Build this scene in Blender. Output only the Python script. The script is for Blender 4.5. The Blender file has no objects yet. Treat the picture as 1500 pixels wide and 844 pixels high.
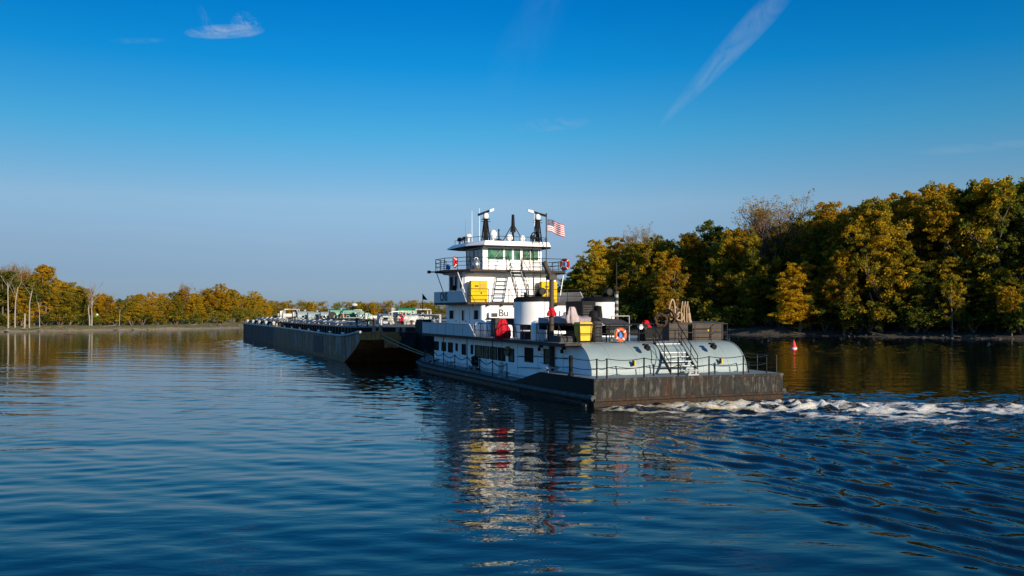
import bpy, bmesh, math, random
import numpy as np
from mathutils import Vector, Matrix
R = math.radians
C = bpy.context.scene.collection
SC = bpy.context.scene
random.seed(7)

# ------------------------------------------------------------------ camera, sky, sun, exposure
cam = bpy.data.cameras.new('camera'); camo = bpy.data.objects.new('camera', cam); C.objects.link(camo)
camo.location = (0, 0, 5); camo.rotation_euler = (R(90), 0, 0)
cam.sensor_width = 36; cam.lens = 36*1308/1500; cam.shift_y = 35/1500
cam.clip_start = .5; cam.clip_end = 12000
SC.camera = camo
SUN_DIR = Vector((.655, -.756, 0)).normalized(); SUN_EL = R(15)
SV = Vector((SUN_DIR.x*math.cos(SUN_EL), SUN_DIR.y*math.cos(SUN_EL), math.sin(SUN_EL)))
sl = bpy.data.lights.new('sun', 'SUN'); sl.energy = 4.6; sl.angle = R(.53); sl.color = (1, .86, .66)
so = bpy.data.objects.new('sun', sl); C.objects.link(so); so.rotation_euler = (-SV).to_track_quat('-Z', 'Y').to_euler()
so.location = (120, -40, 90)
SC.view_settings.view_transform = 'Standard'; SC.view_settings.look = 'None'
SC.view_settings.exposure = 0.5; SC.view_settings.gamma = 1; SC.view_settings.use_curve_mapping = False
wd = bpy.data.worlds.new('World'); SC.world = wd; wd.use_nodes = True

class NT:
    """small helper round a node tree"""
    def __init__(s, t): s.t = t; s.n = t.nodes; s.l = t.links
    def node(s, ty, **kw):
        n = s.n.new(ty)
        for k, v in kw.items(): setattr(n, k, v)
        return n
    def put(s, sock, v):
        if hasattr(v, 'is_output') or isinstance(v, bpy.types.NodeSocket): s.l.new(v, sock)
        elif v is not None: sock.default_value = v
    def math(s, op, a, b=None, c=None, clamp=False):
        n = s.node('ShaderNodeMath', operation=op, use_clamp=clamp)
        for i, v in enumerate((a, b, c)):
            if v is not None: s.put(n.inputs[i], v)
        return n.outputs[0]
    def mix(s, f, a, b, blend='MIX'):
        n = s.node('ShaderNodeMix', data_type='RGBA', blend_type=blend)
        s.put(n.inputs[0], f); s.put(n.inputs[6], a); s.put(n.inputs[7], b)
        return n.outputs[2]
    def noise(s, vec, scale, detail=4, rough=.55, dist=0):
        n = s.node('ShaderNodeTexNoise')
        if vec is not None: s.put(n.inputs['Vector'], vec)
        n.inputs['Scale'].default_value = scale; n.inputs['Detail'].default_value = detail
        n.inputs['Roughness'].default_value = rough; n.inputs['Distortion'].default_value = dist
        return n.outputs['Fac']
    def smooth(s, x, a, b):
        n = s.node('ShaderNodeMapRange', interpolation_type='SMOOTHSTEP')
        s.put(n.inputs[0], x); n.inputs[1].default_value = a; n.inputs[2].default_value = b
        return n.outputs[0]
    def scaled(s, vec, sc):
        n = s.node('ShaderNodeMapping'); s.put(n.inputs['Vector'], vec); n.inputs['Scale'].default_value = sc
        return n.outputs[0]

def build_world():
    g = NT(wd.node_tree); g.n.clear()
    sky = g.node('ShaderNodeTexSky', sky_type='NISHITA'); sky.sun_disc = False
    sky.sun_elevation = SUN_EL; sky.sun_rotation = math.atan2(SUN_DIR.x, SUN_DIR.y)
    sky.altitude = 0; sky.air_density = 1.0; sky.dust_density = .2; sky.ozone_density = 1.0
    tc = g.node('ShaderNodeTexCoord'); sp = g.node('ShaderNodeSeparateXYZ'); g.l.new(tc.outputs['Generated'], sp.inputs[0])
    x, y, z = sp.outputs
    rp = g.node('ShaderNodeValToRGB'); g.l.new(z, rp.inputs[0]); cr = rp.color_ramp      # deep autumn blue: tint of the clear sky by elevation
    for p_, c_ in ((0, (.205, .34, .84)), (.043, (.24, .352, .72)), (.069, (.300, .402, .70)), (.119, (.425, .557, .775)), (.193, (.165, .615, .891)), (.263, (.02, .542, .985)), (.323, (.002, .465, .972)), (.5, (.03, .44, .95)), (.7, (.14, .56, 1.0)), (1, (.36, .76, 1.0))):
        e_ = cr.elements[0] if p_ == 0 else cr.elements[-1] if p_ == 1 else cr.elements.new(p_)
        e_.position = p_; e_.color = (*c_, 1)
    col = g.mix(1, sky.outputs[0], rp.outputs[0], 'MULTIPLY')
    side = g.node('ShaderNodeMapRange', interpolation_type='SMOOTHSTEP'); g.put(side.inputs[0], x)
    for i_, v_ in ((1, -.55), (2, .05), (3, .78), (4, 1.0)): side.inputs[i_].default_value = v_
    sc_ = g.node('ShaderNodeVectorMath', operation='SCALE'); g.put(sc_.inputs[0], col); g.put(sc_.inputs['Scale'], g.math('MULTIPLY_ADD', g.smooth(x, -.58, -.85), .75, side.outputs[0])); col = sc_.outputs[0]  # extra sky brightness added at the unseen left, lifting the shaded port wall
    fwd = g.math('GREATER_THAN', y, .05)
    ys = g.math('MAXIMUM', y, .05)
    a = g.math('DIVIDE', x, ys); b = g.math('DIVIDE', z, ys)
    def blob(ca, cb, ang, la, lb, cutl, cuth, sc, stretch, dist=1.2, taper=0):
        ct, st = math.cos(ang), math.sin(ang)
        da = g.math('SUBTRACT', a, ca); db = g.math('SUBTRACT', b, cb)
        p = g.math('ADD', g.math('MULTIPLY', da, ct), g.math('MULTIPLY', db, st))
        q = g.math('SUBTRACT', g.math('MULTIPLY', db, ct), g.math('MULTIPLY', da, st))
        cv = g.node('ShaderNodeCombineXYZ'); g.put(cv.inputs[0], g.math('MULTIPLY', p, stretch)); g.put(cv.inputs[1], q)
        cv.inputs[2].default_value = ca*7
        nz = g.noise(cv.outputs[0], sc, 7, .62, dist)
        pn = g.math('DIVIDE', p, la)
        wid = lb if not taper else g.math('MAXIMUM', g.math('MULTIPLY_ADD', pn, lb*taper, lb), lb*.15)
        qn = g.math('DIVIDE', q, wid)
        r = g.math('ADD', g.math('POWER', g.math('ABSOLUTE', pn), 2.4), g.math('POWER', g.math('ABSOLUTE', qn), 2))
        env = g.math('SUBTRACT', 1, r, clamp=True)
        v = g.math('MULTIPLY', g.math('POWER', env, .8), g.smooth(nz, cutl, cuth))
        return g.math('MULTIPLY', v, fwd)
    blobs = [
        (blob(.243, .292, R(47), .115, .014, .2, .8, 34, .5, 1.0, .45), .27),
        (blob(-.322, .314, R(2), .046, .0085, .22, .7, 55, .45, 1.8), .58),
        (blob(-.298, .322, R(-22), .018, .014, .4, .75, 90, .6, 2.0), .4),
        (blob(-.342, .325, R(115), .022, .006, .35, .8, 90, .4, 1.5), .12),
        (blob(-.42, .304, R(1), .035, .004, .3, .8, 60, .3, 1.0), .14),
        (blob(.045, .21, R(4), .045, .008, .35, .8, 50, .4, 1.5), .2),
        (blob(.02, .31, R(60), .09, .03, .3, .9, 20, .35, 1.0), .07),
        (blob(.53, .185, R(5), .09, .006, .3, .8, 40, .3, 1.2), .16),
        (blob(-.38, .085, R(-4), .22, .012, .35, .85, 25, .25, 1.3), .14),
        (blob(-.12, .105, R(5), .2, .014, .4, .85, 22, .25, 1.3), .12),
        (blob(.16, .12, R(3), .25, .02, .4, .9, 18, .25, 1.3), .09),
        (blob(-.56, .13, R(-6), .12, .02, .4, .9, 20, .25, 1.3), .12),
    ]
    for v, k in blobs:
        col = g.mix(g.math('MULTIPLY', v, k), col, (3.2, 3.6, 4.4, 1))
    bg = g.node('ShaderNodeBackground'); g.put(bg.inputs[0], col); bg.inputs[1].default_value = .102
    out = g.node('ShaderNodeOutputWorld'); g.l.new(bg.outputs[0], out.inputs[0])
build_world()

# ------------------------------------------------------------------ materials
MATS = {}
def newmat(name):
    m = bpy.data.materials.new(name); m.use_nodes = True
    g = NT(m.node_tree); b = g.n['Principled BSDF']; MATS[name] = m
    return m, g, b
def paint(name, col, rough=.5, var=.12, scale=1.2, metal=0, grime=.0, gcol=(.06, .035, .02), streak=.25, lo=.5, hi=.72, bump=.0, spec=.5):
    """painted surface: soft tone variation + vertical dirt or rust streaks"""
    m, g, b = newmat(name)
    tc = g.node('ShaderNodeTexCoord'); v = tc.outputs['Object']
    n1 = g.noise(v, scale, 5, .6)
    k = g.smooth(n1, .25, .75)
    dark = tuple(c*(1-var) for c in col[:3])+(1,); lite = tuple(min(1, c*(1+var*.6)) for c in col[:3])+(1,)
    c = g.mix(k, dark, lite)
    if grime > 0:
        n2 = g.noise(g.scaled(v, (1.3, 1.3, streak)), 2.2, 8, .68, .4)
        n3 = g.noise(v, .55, 3, .5)
        f = g.math('MULTIPLY', g.smooth(g.math('ADD', n2, g.math('MULTIPLY', g.math('SUBTRACT', n3, .5), .6)), lo, hi), grime)
        c = g.mix(f, c, gcol+(1,))
        g.put(b.inputs['Roughness'], g.math('MULTIPLY_ADD', f, .3, rough, clamp=True))
    else: b.inputs['Roughness'].default_value = rough
    g.put(b.inputs['Base Color'], c)
    b.inputs['Metallic'].default_value = metal; b.inputs['Specular IOR Level'].default_value = spec
    if bump:
        bp = g.node('ShaderNodeBump'); bp.inputs['Strength'].default_value = bump; bp.inputs['Distance'].default_value = .03
        g.put(bp.inputs['Height'], g.noise(v, 6, 5)); g.l.new(bp.outputs[0], b.inputs['Normal'])
    return m
WHITE = paint('white_paint', (.80, .80, .80), .42, .05, .8, grime=.22, gcol=(.42, .36, .30), lo=.55, hi=.85)
CABIN = paint('cabin_white', (.84, .86, .88), .45, .06, .7, grime=.25, gcol=(.40, .36, .32), lo=.55, hi=.85)
MINT = paint('pale_grey_paint', (.235, .30, .31), .5, .08, .6, grime=.5, gcol=(.15, .16, .14), lo=.5, hi=.85)
BULW = paint('bulwark_grey', (.46, .47, .50), .5, .06, .7, grime=.25, gcol=(.3, .25, .22), lo=.55, hi=.9)
BLACK = paint('black_paint', (.010, .010, .011), .65, .2, 2, grime=.2, gcol=(.09, .06, .04), lo=.55, hi=.85, spec=.12)
RAIL = paint('rail_black', (.014, .014, .016), .5, .2, 3, spec=.12)
GREYM = paint('grey_metal', (.30, .31, .32), .5, .15, 2, grime=.3, lo=.5, hi=.85)
DKGREY = paint('dark_grey', (.05, .05, .053), .6, .2, 2, grime=.35, gcol=(.12, .085, .06), lo=.5, hi=.8, spec=.12)
DECKM = paint('deck_paint', (.20, .235, .25), .6, .2, .9, grime=.45, gcol=(.10, .075, .055), streak=1.3)
EDGE = paint('deck_edge', (.05, .038, .033), .65, .3, 2, grime=.5, gcol=(.11, .075, .05), lo=.45, hi=.75, spec=.12)
YELLOW = paint('yellow_paint', (.62, .41, .004), .6, .06, 2, grime=.12, gcol=(.3, .18, .03), lo=.55, hi=.85, spec=.12)
CART = paint('yellow_plastic', (.62, .42, .004), .55, .08, 3)
RED = paint('red_cloth', (.42, .008, .018), .65, .35, 9, spec=.12)
ORANGE = paint('orange_ring', (.75, .095, .02), .45, .08, 4)
BLUEC = paint('blue_cloth', (.02, .17, .50), .6, .2, 6)
STEEL = paint('bright_steel', (.62, .62, .60), .3, .1, 3, metal=.8)
BROWNL = paint('locker_brown', (.065, .052, .042), .55, .2, 1.5, grime=.4, gcol=(.14, .09, .055), lo=.5, hi=.8, spec=.12)
ROPE = paint('tan_rope', (.36, .25, .145), .85, .3, 14)
ROPED = paint('brown_rope', (.07, .042, .03), .9, .4, 12, spec=.12)
TARP = paint('pinkish_tarp', (.42, .33, .33), .7, .2, 3, grime=.3, gcol=(.15, .10, .09))
GREENM = paint('machine_green', (.17, .38, .26), .5, .3, .8, grime=.75, gcol=(.10, .08, .05), lo=.5, hi=.8)
GREEND = paint('engine_green', (.015, .17, .055), .4, .2, 2)
TANKB = paint('tank_grey_blue', (.27, .33, .36), .5, .25, .8, grime=.65, gcol=(.15, .10, .07), lo=.5, hi=.8)
LETTER = paint('letter_black', (.03, .028, .026), .6, .2, 5, spec=.12)
TREAD = paint('tread_light', (.66, .68, .66), .55, .15, 3, grime=.2, gcol=(.2, .18, .15))
def hull_mat(name, base, rust, lo, hi, streak=.18, grime=.85, pale=None, rough=.62, k=1, pd=9):
    m, g, b = newmat(name)
    tc = g.node('ShaderNodeTexCoord'); v = tc.outputs['Object']
    n1 = g.noise(g.scaled(v, (k, k, streak*k)), 1.9, 9, .7, .6); n2 = g.noise(v, .35, 4, .55); n3 = g.noise(g.scaled(v, (k, k, .6*k)), 7, 6, .7)
    sp = g.node('ShaderNodeSeparateXYZ'); g.l.new(v, sp.inputs[0])
    low = g.math('MULTIPLY', g.smooth(sp.outputs[2], .75, .25), .2)
    f = g.math('MULTIPLY', g.smooth(g.math('ADD', g.math('ADD', n1, low), g.math('MULTIPLY', g.math('SUBTRACT', n2, .5), .7)), lo, hi), grime)
    c = g.mix(g.smooth(n3, .3, .7), tuple(x*.6 for x in base)+(1,), tuple(x*1.35 for x in base)+(1,))
    r = g.mix(g.smooth(n3, .35, .65), tuple(x*.55 for x in rust)+(1,), tuple(x*1.3 for x in rust)+(1,))
    c = g.mix(f, c, r)
    if pale:
        c = g.mix(g.math('MULTIPLY', g.smooth(g.noise(g.scaled(v, (2*k, 2*k, .5*k)), 1.7, pd, .7), .50, .62), g.math('MULTIPLY_ADD', low, -3.6, .75)), c, pale+(1,))
    g.put(b.inputs['Base Color'], c); b.inputs['Roughness'].default_value = rough; b.inputs['Specular IOR Level'].default_value = .15
    bp = g.node('ShaderNodeBump'); bp.inputs['Strength'].default_value = .5; bp.inputs['Distance'].default_value = .04
    g.put(bp.inputs['Height'], n3); g.l.new(bp.outputs[0], b.inputs['Normal'])
    return m
HULL = hull_mat('hull_weathered', (.018, .018, .017), (.042, .021, .011), .55, .76, pale=(.11, .10, .085))
HULLP = hull_mat('hull_side_black', (.007, .007, .008), (.03, .02, .014), .6, .88)
GUARD = hull_mat('guard_steel', (.06, .06, .062), (.10, .06, .04), .52, .8, pale=(.16, .16, .16))
BARGEM = hull_mat('barge_side', (.06, .047, .038), (.26, .115, .05), .33, .56, pale=(.30, .29, .29), k=.32, streak=.5, pd=4)
BARGEB = hull_mat('barge_dark_side', (.022, .025, .034), (.06, .045, .035), .5, .8, pale=(.07, .075, .09), k=.35)
RUST = hull_mat('rusty_plate', (.42, .15, .055), (.62, .24, .075), .42, .66, streak=.3, k=.5)
TRUNKB = hull_mat('trunk_black', (.012, .012, .014), (.05, .035, .025), .6, .9)
DWHITE = paint('dirty_white', (.60, .60, .57), .55, .2, .5, grime=.75, gcol=(.10, .075, .055), streak=.6, lo=.40, hi=.66)
BEDGELIT = paint('barge_lit_edge', (.42, .39, .36), .7, .2, 1.5, grime=.5, gcol=(.14, .08, .05), lo=.5, hi=.7)
BDECK = hull_mat('barge_deck', (.15, .13, .115), (.20, .10, .05), .5, .75, streak=1)
def glass(name, col, rough=.06, spec=.35):
    m, g, b = newmat(name)
    tc = g.node('ShaderNodeTexCoord')
    n = g.noise(tc.outputs['Object'], 1.7, 3)
    g.put(b.inputs['Base Color'], g.mix(g.smooth(n, .35, .65), tuple(c*.25 for c in col)+(1,), col+(1,)))
    b.inputs['Roughness'].default_value = rough; b.inputs['Specular IOR Level'].default_value = spec
    return m
GLASS = glass('dark_glass', (.010, .008, .007), .5, .02); GLASSREFL = glass('amber_reflection', (.10, .08, .035), .4, .05); GLASSG = glass('green_glass', (.07, .20, .13)); GLASST = glass('teal_glass', (.03, .17, .22))  # amber panes carry the reflection of the golden trees in their colour

# ------------------------------------------------------------------ mesh builder
class MB:
    def __init__(s): s.v = []; s.f = []; s.m = []; s.sm = []
    def add(s, vs, fs, mi=0, smooth=False):
        o = len(s.v); s.v += [tuple(x) for x in vs]
        for f in fs: s.f.append([i+o for i in f]); s.m.append(mi); s.sm.append(smooth)
        return s
    def box(s, a, b, mi=0):
        x0, x1 = sorted((a[0], b[0])); y0, y1 = sorted((a[1], b[1])); z0, z1 = sorted((a[2], b[2]))
        return s.add([(x0,y0,z0),(x1,y0,z0),(x1,y1,z0),(x0,y1,z0),(x0,y0,z1),(x1,y0,z1),(x1,y1,z1),(x0,y1,z1)],
              [(0,3,2,1),(4,5,6,7),(0,1,5,4),(1,2,6,5),(2,3,7,6),(3,0,4,7)], mi)
    def prism(s, poly, z0, z1, mi=0, top=None):
        n = len(poly); t = top or poly
        return s.add([(p[0], p[1], z0) for p in poly]+[(p[0], p[1], z1) for p in t],
              [list(range(n))[::-1], list(range(n, 2*n))]+[(i, (i+1) % n, n+(i+1) % n, n+i) for i in range(n)], mi)
    def xprism(s, prof, x0, x1, mi=0):   # profile in (y,z), extruded along x
        n = len(prof)
        return s.add([(x0, p[0], p[1]) for p in prof]+[(x1, p[0], p[1]) for p in prof],
              [list(range(n)), list(range(n, 2*n))[::-1]]+[(i, n+i, n+(i+1) % n, (i+1) % n) for i in range(n)], mi)
    def tube(s, pts, r, n=6, mi=0, r2=None, closed=False):
        pts = [Vector(p) for p in pts]; N = len(pts); rings = []
        for i, p in enumerate(pts):
            if closed: d = pts[(i+1) % N]-pts[i-1]
            else: d = pts[min(i+1, N-1)]-pts[max(i-1, 0)]
            d = d.normalized() if d.length > 1e-9 else Vector((0, 0, 1))
            a = d.orthogonal().normalized() if i == 0 or abs(d.dot(A)) > .98 else (A-d*A.dot(d)).normalized()
            A = a; b = d.cross(a)
            rr = r if r2 is None else r+(r2-r)*i/max(1, N-1)
            rings.append([p+(a*math.cos(2*math.pi*k/n)+b*math.sin(2*math.pi*k/n))*rr for k in range(n)])
        vs = [q for ring in rings for q in ring]; fs = []
        for i in range(N if closed else N-1):
            j = (i+1) % N
            for k in range(n): fs.append((i*n+k, i*n+(k+1) % n, j*n+(k+1) % n, j*n+k))
        s.add(vs, fs, mi, True)
        if not closed: s.add(rings[0], [list(range(n))[::-1]], mi); s.add(rings[-1], [list(range(n))], mi)
        return s
    def cyl(s, a, b, r, n=16, mi=0, r2=None): return s.tube([a, b], r, n, mi, r2)
    def lathe(s, c, prof, n=20, mi=0, sx=1, sy=1):   # prof (r,z)
        vs = [(c[0]+r*sx*math.cos(2*math.pi*k/n), c[1]+r*sy*math.sin(2*math.pi*k/n), c[2]+z) for r, z in prof for k in range(n)]
        fs = [(i*n+k, i*n+(k+1) % n, (i+1)*n+(k+1) % n, (i+1)*n+k) for i in range(len(prof)-1) for k in range(n)]
        return s.add(vs, fs, mi, True)
    def ball(s, c, r, n=14, mi=0, sz=1): return s.lathe(c, [(max(1e-4, r*math.sin(math.pi*i/8)), -r*sz*math.cos(math.pi*i/8)) for i in range(9)], n, mi)
    def torus(s, c, R_, r, ax=(0, 1, 0), n=28, k=10, mi=0):
        ax = Vector(ax).normalized(); a = ax.orthogonal().normalized(); b = ax.cross(a)
        return s.tube([Vector(c)+(a*math.cos(2*math.pi*i/n)+b*math.sin(2*math.pi*i/n))*R_ for i in range(n)], r, k, mi, closed=True)
    def build(s, name, mats, parent=None, label=None):
        me = bpy.data.meshes.new(name); me.from_pydata(s.v, [], s.f)
        for m in (mats if isinstance(mats, (list, tuple)) else [mats]): me.materials.append(m)
        me.polygons.foreach_set('material_index', s.m); me.polygons.foreach_set('use_smooth', s.sm)
        bm = bmesh.new(); bm.from_mesh(me); bmesh.ops.recalc_face_normals(bm, faces=bm.faces); bm.to_mesh(me); bm.free()
        me.update()
        o = bpy.data.objects.new(name, me); C.objects.link(o); o.parent = parent
        if label: o['label'] = label
        return o
def tag(o, label=None, cat=None, group=None, kind=None):
    for k, v in (('label', label), ('category', cat), ('group', group), ('kind', kind)):
        if v: o[k] = v
    return o
def empty(name, loc, rz=0, **kw):
    o = bpy.data.objects.new(name, None); C.objects.link(o); o.location = loc; o.rotation_euler = (0, 0, rz); o.empty_display_size = .5
    return tag(o, **kw)
def copy_tree(o, parent=None):
    c = o.copy(); C.objects.link(c); c.parent = parent
    for ch in list(o.children): copy_tree(ch, c)
    return c
# boat frame: x = towards starboard from the port stern corner, y = forward, z up from the water
BO = Vector((4.257, 46.4, 0)); BROT = R(22.5)
BU = Vector((-.38268, .92388, 0)); BV = Vector((.92388, .38268, 0))
def bw(t, s, z=0): return BO+BV*t+BU*s+Vector((0, 0, z))
def onboat(name, t, s, z, label, cat, group=None, turn=0): return empty(name, bw(t, s, z), BROT+turn, label=label, cat=cat, group=group)
def sag(a, b, d, n=8):
    a, b = Vector(a), Vector(b)
    return [a.lerp(b, i/n)-Vector((0, 0, d*4*(i/n)*(1-i/n))) for i in range(n+1)]
# ------------------------------------------------------------------ river water, churned wake
def hsh(ix, iy, s):
    h = (ix*374761393+iy*668265263+s*974634777) & 0xffffffff
    h = ((h ^ (h >> 13))*1274126177) & 0xffffffff
    return ((h ^ (h >> 16)) & 0xffff)/65535.0
def vnoise(x, y, s=0):
    ix = np.floor(x).astype(np.int64); iy = np.floor(y).astype(np.int64); fx = x-ix; fy = y-iy
    fx = fx*fx*(3-2*fx); fy = fy*fy*(3-2*fy)
    return (hsh(ix, iy, s)*(1-fx)+hsh(ix+1, iy, s)*fx)*(1-fy)+(hsh(ix, iy+1, s)*(1-fx)+hsh(ix+1, iy+1, s)*fx)*fy
def fbm(x, y, s=0, o=4):
    r = 0; a = .5
    for i in range(o): r = r+a*vnoise(x, y, s+i*17); x = x*2.03+3.1; y = y*2.03-1.7; a *= .5
    return r/(1-.5**o)
def sst(x, a, b):
    t = np.clip((x-a)/(b-a), 0, 1); return t*t*(3-2*t)
def axis(segs):
    out = [segs[0][0]]
    for a, b, s0, s1 in segs:
        x = a
        while x < b-1e-6:
            k = (x-a)/(b-a); x = min(b, x+s0+(s1-s0)*k); out.append(x)
    return np.array(out)
def make_water():
    xs = axis([(-5000, -400, 700, 200), (-400, -150, 40, 4), (-150, -60, 1.6, .5), (-60, -14, .42, .2), (-14, 6, .14, .12), (6, 34, .12, .12), (34, 60, .2, .6),
               (60, 160, .8, 3), (160, 500, 10, 60), (500, 5000, 200, 900)])
    ys = axis([(-400, 0, 80, 20), (0, 14, 4, .3), (14, 40, .13, .15), (40, 50, .11, .11), (50, 110, .16, .42), (110, 260, .5, 1.6), (260, 700, 3, 15), (700, 6000, 40, 900)])
    X, Y = np.meshgrid(xs, ys); rng = np.random.RandomState(3)
    D = np.hypot(X, Y); H = np.zeros_like(X)
    far = 1-sst(D, 110, 260)
    gust = .35+1.0*fbm(X/16, Y/9, 5, 3)
    # boat coordinates
    dx, dy = X-BO.x, Y-BO.y
    S = dx*BU.x+dy*BU.y; T = dx*BV.x+dy*BV.y
    def sines(n, l0, l1, ang, spread, slope, seed):
        r = np.random.RandomState(seed); h = np.zeros_like(X)
        for i in range(n):
            L = l0*(l1/l0)**r.rand(); a = ang+r.randn()*spread; k = 2*np.pi/L
            wx = X+.9*L*(vnoise(X/(L*4), Y/(L*4), seed+i)-.5); wy = Y+1.6*L*(vnoise(X/(L*5)+9, Y/(L*5), seed+i+50)-.5)
            h += np.sin(k*(wx*np.cos(a)+wy*np.sin(a))+r.rand()*6.28)*slope/k
        return h/np.sqrt(n/2)
    H += sines(12, 2.5, 7, R(80), .3, .011, 11)*gust*far
    H += sines(12, .9, 2.2, R(84), .35, .022, 21)*gust*(1-sst(D, 60, 130))
    # chop along the hull and along the tow
    port = sst(-T, -1, 1)*(1-sst(-T, 3, 11))*sst(S, -3, 3)*(1-sst(S, 60, 85))
    H += sines(14, .7, 1.9, R(60), .8, .105, 31)*port*(.4+fbm(X/3, Y/3, 8))
    tow = (1-sst(-T-3.2, 1, 13))*sst(S, 30, 48)*(1-sst(S, 110, 145))
    H += sines(8, 1.2, 2.8, R(115), .35, .08, 41)*tow
    # diverging waves off the stern, crests running nearly parallel with the hull
    dl = (X-3.2)*.968+(Y-36)*.25+1.2*(fbm(X/6, Y/6, 3)-.5)
    env = sst(dl, -.5, 3)*(1-sst(dl, 14, 40))*(1-sst(Y, 37, 42))*(.25+1.1*fbm(X/4, Y/7, 61, 3))
    h = np.zeros_like(X)
    for L, da, ph in ((.85, 0, 0), (1.25, .09, 2), (.66, -.12, 4), (1.75, .05, 1)):
        a = R(32)+da; wob = 1.5*(fbm(X/3.2, Y/4.5, int(L*100), 3)-.5)
        q = X*np.cos(a)+Y*np.sin(a)+wob
        h += np.sin(2*np.pi*q/L+ph)*L*.021
    h += sines(6, .8, 1.6, R(95), .5, .07, 51)
    H += h*env*.85
    # churned patch behind the stern, streaming off to starboard
    cx = np.array([2, 6, 12, 16, 22, 28, 36, 60.]); cy = np.array([44.4, 45.6, 46.9, 46.5, 45.6, 44.8, 43.2, 39.]); wd_ = np.array([.5, 1.9, 3.0, 3.3, 3.3, 3.6, 4.2, 6])
    c = np.interp(X, cx, cy); w = np.interp(X, cx, wd_)
    e = np.abs(Y-c)/w
    on = sst(X, 3.6, 6.2)
    core = np.exp(-(e*1.15)**2)*on
    fade = 1-.55*sst(X, 17, 40)
    rough = fbm(X/.55, Y/.4, 71, 6); big = fbm(X/2.0, Y/1.4, 75, 3)
    H += core*fade*(np.clip(rough-.30, 0, 1)*1.0*(.25+1.5*np.clip(big-.3, 0, 1))*(1-.5*sst(X, 14, 26))+.16*np.clip(big-.42, 0, 1)+.03)
    skirt = np.exp(-((Y-c+3.0)/np.maximum(w*1.9, 2.4))**2)*sst(X, 3, 9)
    H += skirt*(fbm(X/.9, Y/.6, 81, 4)-.5)*.24
    aftdark = sst(X, 5, 12)*sst(Y, 34, 38)*(1-sst(Y, 52, 60))
    H += aftdark*(fbm(X/.9, Y/.6, 87, 4)-.5)*.2
    crisp = fbm(X/1.1, Y/.5, 91, 5)
    foam = core*fade*(.42+1.15*sst(crisp, .34, .64))+.75*skirt*fade*sst(crisp, .44, .7)+.22*port*sst(-T, -1, .2)*(1-sst(-T, .5, 2.6))*sst(S, 2, 10)*(1-sst(S, 40, 56))
    dirty = np.exp(-((X-7)/5.5)**2)*1.1+.4
    inside = (T > .1)*(T < 12.0)*(S > .1)*(S < 34)
    H = np.where(inside > 0, -.3, H)
    ny, nx = X.shape
    co = np.empty((ny*nx, 3), np.float32); co[:, 0] = X.ravel(); co[:, 1] = Y.ravel(); co[:, 2] = H.ravel()
    idx = np.arange(ny*nx).reshape(ny, nx)
    q = np.stack([idx[:-1, :-1], idx[:-1, 1:], idx[1:, 1:], idx[1:, :-1]], -1).reshape(-1, 4).astype(np.int32)
    me = bpy.data.meshes.new('water'); me.vertices.add(len(co)); me.vertices.foreach_set('co', co.ravel())
    me.loops.add(q.size); me.loops.foreach_set('vertex_index', q.ravel())
    me.polygons.add(len(q)); me.polygons.foreach_set('loop_start', np.arange(0, q.size, 4, dtype=np.int32)); me.polygons.foreach_set('loop_total', np.full(len(q), 4, np.int32))
    me.update(calc_edges=True); me.polygons.foreach_set('use_smooth', np.ones(len(q), bool))
    for nm, arr in (('foam', foam), ('dirty', dirty)):
        at = me.attributes.new(nm, 'FLOAT', 'POINT'); at.data.foreach_set('value', arr.ravel().astype(np.float32))
    m, g, b = newmat('river_water')
    ge = g.node('ShaderNodeNewGeometry'); pos = ge.outputs['Position']
    fa = g.node('ShaderNodeAttribute', attribute_name='foam').outputs['Fac']; di = g.node('ShaderNodeAttribute', attribute_name='dirty').outputs['Fac']
    n1 = g.noise(g.scaled(pos, (.75, 1.25, 1)), 1.9, 10, .72, .9); n2 = g.noise(pos, 7.5, 6, .7, .4)
    nn = g.math('ADD', g.math('MULTIPLY', n1, .75), g.math('MULTIPLY', n2, .25))
    lace = g.noise(g.scaled(pos, (1, 1.5, 1)), 4.2, 8, .78, 1.2)
    ff = g.smooth(g.math('ADD', g.math('MULTIPLY_ADD', lace, .55, g.math('MULTIPLY', nn, .5)), g.math('MULTIPLY', fa, .40)), .66, .92)
    ff = g.math('MULTIPLY', ff, g.smooth(fa, .03, .2))
    b.inputs['Base Color'].default_value = (.0035, .0075, .009, 1)
    b.inputs['Roughness'].default_value = .015; b.inputs['IOR'].default_value = 1.28; b.inputs['Specular Tint'].default_value = (.50, .86, 1, 1)
    bp = g.node('ShaderNodeBump'); bp.inputs['Strength'].default_value = 1; bp.inputs['Distance'].default_value = 1
    r1 = g.noise(g.scaled(pos, (.5, 1.1, 1)), 2.2, 3, .5, .3); r2 = g.noise(g.scaled(pos, (.16, .5, 1)), .55, 3, .5, .2)
    amp = g.noise(g.scaled(pos, (.4, 1, 1)), .07, 3, .5)
    hgt = g.math('MULTIPLY', g.math('ADD', g.math('MULTIPLY', r1, .011), g.math('MULTIPLY', r2, .022)), g.math('MULTIPLY_ADD', amp, 1.6, .1))
    g.put(bp.inputs['Height'], hgt); g.l.new(bp.outputs[0], b.inputs['Normal'])
    fo = g.node('ShaderNodeBsdfPrincipled'); fo.inputs['Roughness'].default_value = .75
    g.put(fo.inputs['Base Color'], g.mix(g.math('MULTIPLY', g.smooth(n1, .62, .40), di, clamp=True), (.74, .74, .72, 1), (.46, .37, .20, 1)))
    fb = g.node('ShaderNodeBump'); fb.inputs['Strength'].default_value = .9; fb.inputs['Distance'].default_value = .12; g.put(fb.inputs['Height'], lace); g.l.new(fb.outputs[0], fo.inputs['Normal'])
    mx = g.node('ShaderNodeMixShader'); g.put(mx.inputs[0], ff); g.l.new(b.outputs[0], mx.inputs[1]); g.l.new(fo.outputs[0], mx.inputs[2])
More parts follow.
